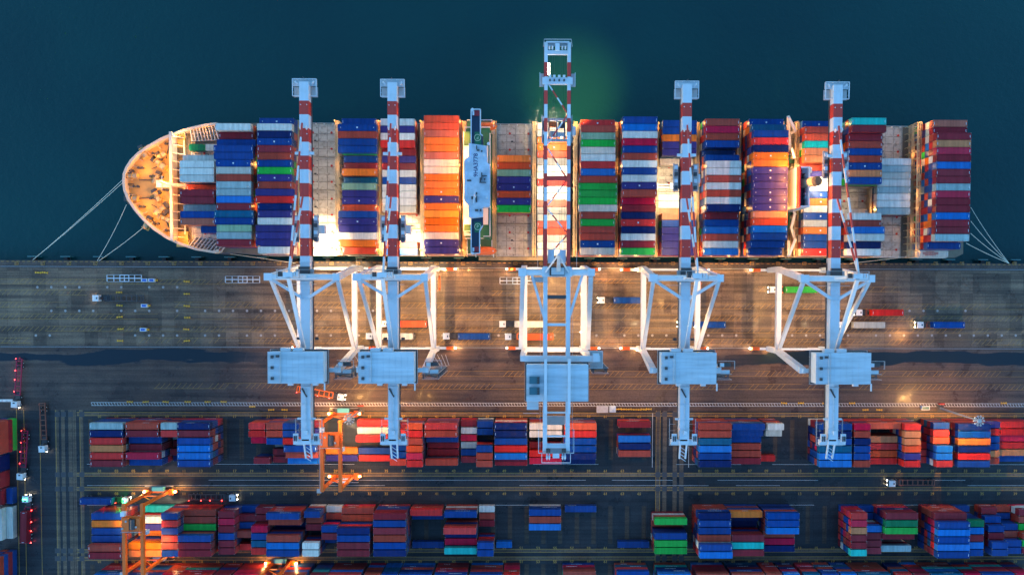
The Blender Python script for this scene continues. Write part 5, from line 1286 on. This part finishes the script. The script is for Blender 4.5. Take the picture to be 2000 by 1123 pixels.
for px, py, lab in ((285, 547.5, 'left of the pair of blue topped boxes by the lifting frame'), (299, 547.5, 'right of the pair of blue topped boxes by the lifting frame'), (284.5, 597, 'blue topped box right of the empty truck'), (282.5, 643.5, 'blue topped box nearest the rear crane rail, left apron')):
    c = P(px, py, 0); rt = empty('reefer_plug_box', tuple(c), lab, 'equipment box', 'small blue topped boxes on the apron')
    s = MB(); s.box(c.x - 1.15, c.x + 1.15, c.y - .65, c.y + .65, .15, 1.5); s.build('body', M['white'], rt)
    s = MB(); s.box(c.x - .75, c.x + .75, c.y - .4, c.y + .4, 1.5, 1.58); s.build('lid', paint('lid_blue', (.02, .10, .45), .4), rt) if k == 0 else s.build('lid', bpy.data.materials['lid_blue'], rt)
    s = MB(); s.box(c.x + 1.15, c.x + 1.9, c.y - .35, c.y + .35, .2, .7); s.build('hitch', M['yell'], rt); k += 1
for i, (px, py) in enumerate([(233, 571), (234, 596.5), (234, 619), (236, 642.5), (235, 665.5), (365, 550), (365, 574), (365, 597.5), (366, 620), (364, 643), (365, 665.5), (75, 532.5), (88, 532.5), (254, 784.5), (285, 784.5), (324, 784.5), (367, 784.5), (406, 784.5), (437, 784.5), (493, 793.8), (1531, 787), (1564, 787), (1612, 787), (1664, 787), (530, 800), (556, 800), (1690, 800), (1717, 800), (1960, 787), (1208, 798.6), (1218.5, 799), (1228, 799), (1237.5, 799.4), (1247, 799.6), (1257, 799.2), (1267, 798.6)]):
    c = P(px, py, 0)
    if i == 0:
        s = MB(); s.box(-1.1, 1.1, -.14, .14, .0, .45); s.box(-1.1, -.8, -.35, .35, 0, .3); s.box(.8, 1.1, -.35, .35, 0, .3); s.box(-.2, .2, -.3, .3, .1, .35)
        ba = s.build('road_barrier', M['yell']); tag(ba, 'low yellow road barrier standing on the pavement', 'barrier', 'yellow barriers around the terminal'); ba.location = c
    else: q = ba.copy(); COL.objects.link(q); q.location = c; q.rotation_euler = (0, 0, random.uniform(-.1, .1))
a = P(1176, 798, 1); rt = empty('site_cabin', (a.x, a.y, 0), 'long flat roofed grey cabin beside the white ladder marking', 'cabin')
s = MB(); s.box(a.x - 2.1, a.x + 2.1, a.y - 1.2, a.y + 1.2, 0, 2.4); s.build('walls', M['steel'], rt); s = MB(); s.box(a.x - 2.25, a.x + 2.25, a.y - 1.32, a.y + 1.32, 2.4, 2.6); s.build('roof', paint('cabin_roof', (.48, .44, .42), .6, .5, (.2, .15, .1), .6), rt)
a = P(1196, 798, 1); rt = empty('site_cabin', (a.x, a.y, 0), 'small square white cabin with hipped roof beside the grey one', 'cabin')
s = MB(); s.box(a.x - 1.1, a.x + 1.1, a.y - 1.1, a.y + 1.1, 0, 2.2); s.build('walls', M['white'], rt)
s = MB(); b = [(a.x - 1.25, a.y - 1.25, 2.2), (a.x + 1.25, a.y - 1.25, 2.2), (a.x + 1.25, a.y + 1.25, 2.2), (a.x - 1.25, a.y + 1.25, 2.2)]; t_ = (a.x, a.y, 2.9)
for i in range(4): s.poly([b[i], b[(i + 1) % 4], t_])
s.poly(b[::-1]); s.build('roof', M['white'], rt)
a = P(1807, 796.5, .5); rt = empty('low_tank', (a.x, a.y, 0), 'low green topped tank with white rim beside the right mast', 'tank')
s = MB(); s.box(a.x - 1.6, a.x + 1.6, a.y - .75, a.y + .75, 0, .9); s.build('rim', M['white'], rt); s = MB(); s.box(a.x - 1.35, a.x + 1.35, a.y - .52, a.y + .52, .9, .96); s.build('lid', paint('tank_green', (.05, .16, .13), .4), rt)
# ------------------------------------------------------------------ lamps
WARM = (1.0, .49, .15); ORG = (1.0, .36, .05); WHT = (1.0, .76, .46)
def lamp(loc, pw, col=WARM, r=.35, kind='POINT', cone=110, blend=.6, aim=None, name='floodlight_lamp'):
    l = bpy.data.lights.new(name, kind); l.energy = pw; l.color = col; l.shadow_soft_size = r
    o = bpy.data.objects.new(name, l); COL.objects.link(o); o.location = loc
    if kind == 'SPOT':
        l.spot_size = R(cone); l.spot_blend = blend
        d = Vector(aim) - Vector(loc) if aim else Vector((0, 0, -1)); o.rotation_euler = d.to_track_quat('-Z', 'Y').to_euler()
    return o
K = 0.17
# under the booms: strong light on the bays being worked
for rt, py in ((CRANES[0], 446), (CRANES[1], 446), (CRANES[2], 342), (CRANES[3], 316)):
    X = rt.location.x; y = P(594, py, ZB).y
    q_ = .9 if py > 400 else .22
    lamp((X - 2.4, y - 2, 40), 75000 * q_ * K, WHT, .3, 'SPOT', 40, .35); lamp((X + 2.4, y - 5, 40), 75000 * q_ * K, WHT, .3, 'SPOT', 38, .35); lamp((X + 2, y - 4, 41), 12000 * K, WHT, .3, 'SPOT', 70, .5)
    for pp in (300, 400, 480): lamp((X, P(594, pp, ZB).y, 41), 4200 * K, WHT, .4, 'SPOT', 90, .7)
    # floodlights on the portal light the apron
    for yy, pw in ((YS - 3, 10000), (YS - 14, 15000), (YS - 26, 13000)):
        lamp((X + 2.5, yy, 40.5), pw * K, WARM, .5, 'SPOT', 120, .8)
    for sg in (-1, 1):
        for dy in (-6, -22): lamp((X + sg * 9.0, YS + dy, 12.0), 450 * K, WHT, .2)
        lamp((X + sg * 17.4, YS - .6, 2.8), 380 * K, WARM, .15); lamp((X + sg * 17.4, YR + .4, 2.8), 380 * K, WARM, .15)
    lamp((X, YR - 8, 44), 9000 * K, WARM, .5, 'SPOT', 130, .8); lamp((X, YR - 24, 40), 5000 * K, WARM, .5, 'SPOT', 130, .8)
gx, X = G3
for py, pw in ((128, 9000), (143, 9000), (235, 30000), (290, 14000), (345, 42000), (400, 14000), (455, 18000)):
    lamp((X, P(1088, py, 44).y, 42.8), pw * K, WHT, .4, 'SPOT', 44 if py > 200 else 75, .7)
lamp(tuple(P(1124, 205, 44)), 170000 * K, (1.0, .46, .05), .5, 'SPOT', 52, 1.0, tuple(P(1118, 182, -4)))
for yy in (YS - 4, YS - 16, YS - 27): lamp((X, yy, 42), 14000 * K, WARM, .5, 'SPOT', 115, .8)
for sg in (-1, 1):
    for dy in (-2, -10, -24): lamp((X + sg * 9.6, YS + dy, 12), 900 * K, WHT, .2)
    lamp((X + sg * 17.6, YS - .6, 2.4), 700 * K, WARM, .15); lamp((X + sg * 17.6, YR + .4, 2.4), 500 * K, WARM, .15)
lamp((X, YR - 25, 43), 13000 * K, WARM, .5, 'SPOT', 120, .8); lamp((X, YR - 8, 43), 9000 * K, WARM, .5, 'SPOT', 130, .8)
# apron between cranes, road behind
for px, py, pw in ((915, 527, 500), (1000, 527, 900), (1240, 527, 700), (1500, 530, 1000), (1240, 683, 700), (1505, 684, 1300), (885, 684, 600), (1200, 527, 500), (1420, 527, 400), (870, 530, 600), (1760, 655, 900)):
    q = P(px, py, 0); lamp((q.x, q.y, 3.2), pw * K, WARM, .15)
# ship's deck lamps
for g, a, b in GAPS:
    z = top_h.get(a, 17.5) + 2.6
    for y, pw in ((RY0 - .5, 300), (RY0 - 16, 170), (RY0 - 31, 170), (RY0 - 46.5, 300)):
        lamp((g, y, z), pw * K, (1.0, .46, .12), .12)
a = P(333, 362, 17); lamp((a.x - 1.2, a.y + 1, 20), 3400 * K, (1.0, .38, .035), .25); lamp((a.x - 1.2, a.y - 5, 20), 3400 * K, (1.0, .38, .035), .25); lamp((a.x + 2.0, a.y + 4, 21), 1400 * K, ORG, .2)
for px, py, z, pw, c in ((350, 262, 15, 500, WARM), (362, 291, 14, 350, WHT), (361, 464, 14, 420, ORG), (280, 330, 14, 300, ORG), (280, 400, 14, 300, ORG), (357, 378, 20, 900, ORG), (300, 300, 15, 420, ORG), (300, 425, 15, 420, ORG), (400, 255, 15, 250, ORG), (330, 300, 18, 700, ORG), (330, 440, 18, 700, ORG)):
    lamp(tuple(P(px, py, z)), pw * 1.3 * K, c if c != ORG else (1.0, .38, .035), .15)
for py in (262, 300, 345, 390, 435, 470): q = P(903.5, py, 36); lamp(tuple(q), 2400 * K, ORG, .2)
for py in (262, 300, 440, 480): q = P(962, py, 30); lamp(tuple(q), 350 * K, WARM, .15)
for py in (318, 345, 378, 400): q = P(1546, py, 36); lamp(tuple(q), 3000 * K, ORG, .2)
for px, py, z, pw in ((1552, 300, 24, 500), (1796, 242, 24, 400), (1810, 501, 12, 500), (1797, 380, 22, 250), (1790, 300, 18, 250), (1785, 450, 18, 250), (1620, 370, 32, 900)):
    lamp(tuple(P(px, py, z)), pw * K, WARM, .12)
# yard
for h, pw in zip(MASTS, (80000, 150000)):
    lamp((h.x, h.y, h.z - 1.4), pw * K, WARM, .25, 'SPOT', 150, .5)
for rt_, x, yN, yS in RTG:
    lamp((x - 1, yN - 6, 33), 2500 * K, ORG, .2, 'SPOT', 60, .8) if False else None; lamp((x - 3, yN - 8, 21.5), 7000 * K, WHT, .3, 'SPOT', 110, .6); lamp((x + 3, yS + 6, 21.5), 5000 * K, WARM, .3, 'SPOT', 110, .6)
    for sx in (-6.4, 6.4): lamp((x + sx, yN + 1.0, 3.6), 700 * K, WARM, .12); lamp((x + sx, yS - 1.0, 3.6), 160 * K, WARM, .12)
q = P(232, 977, 4); lamp(tuple(q), 60, (.05, 1, .1), .1)
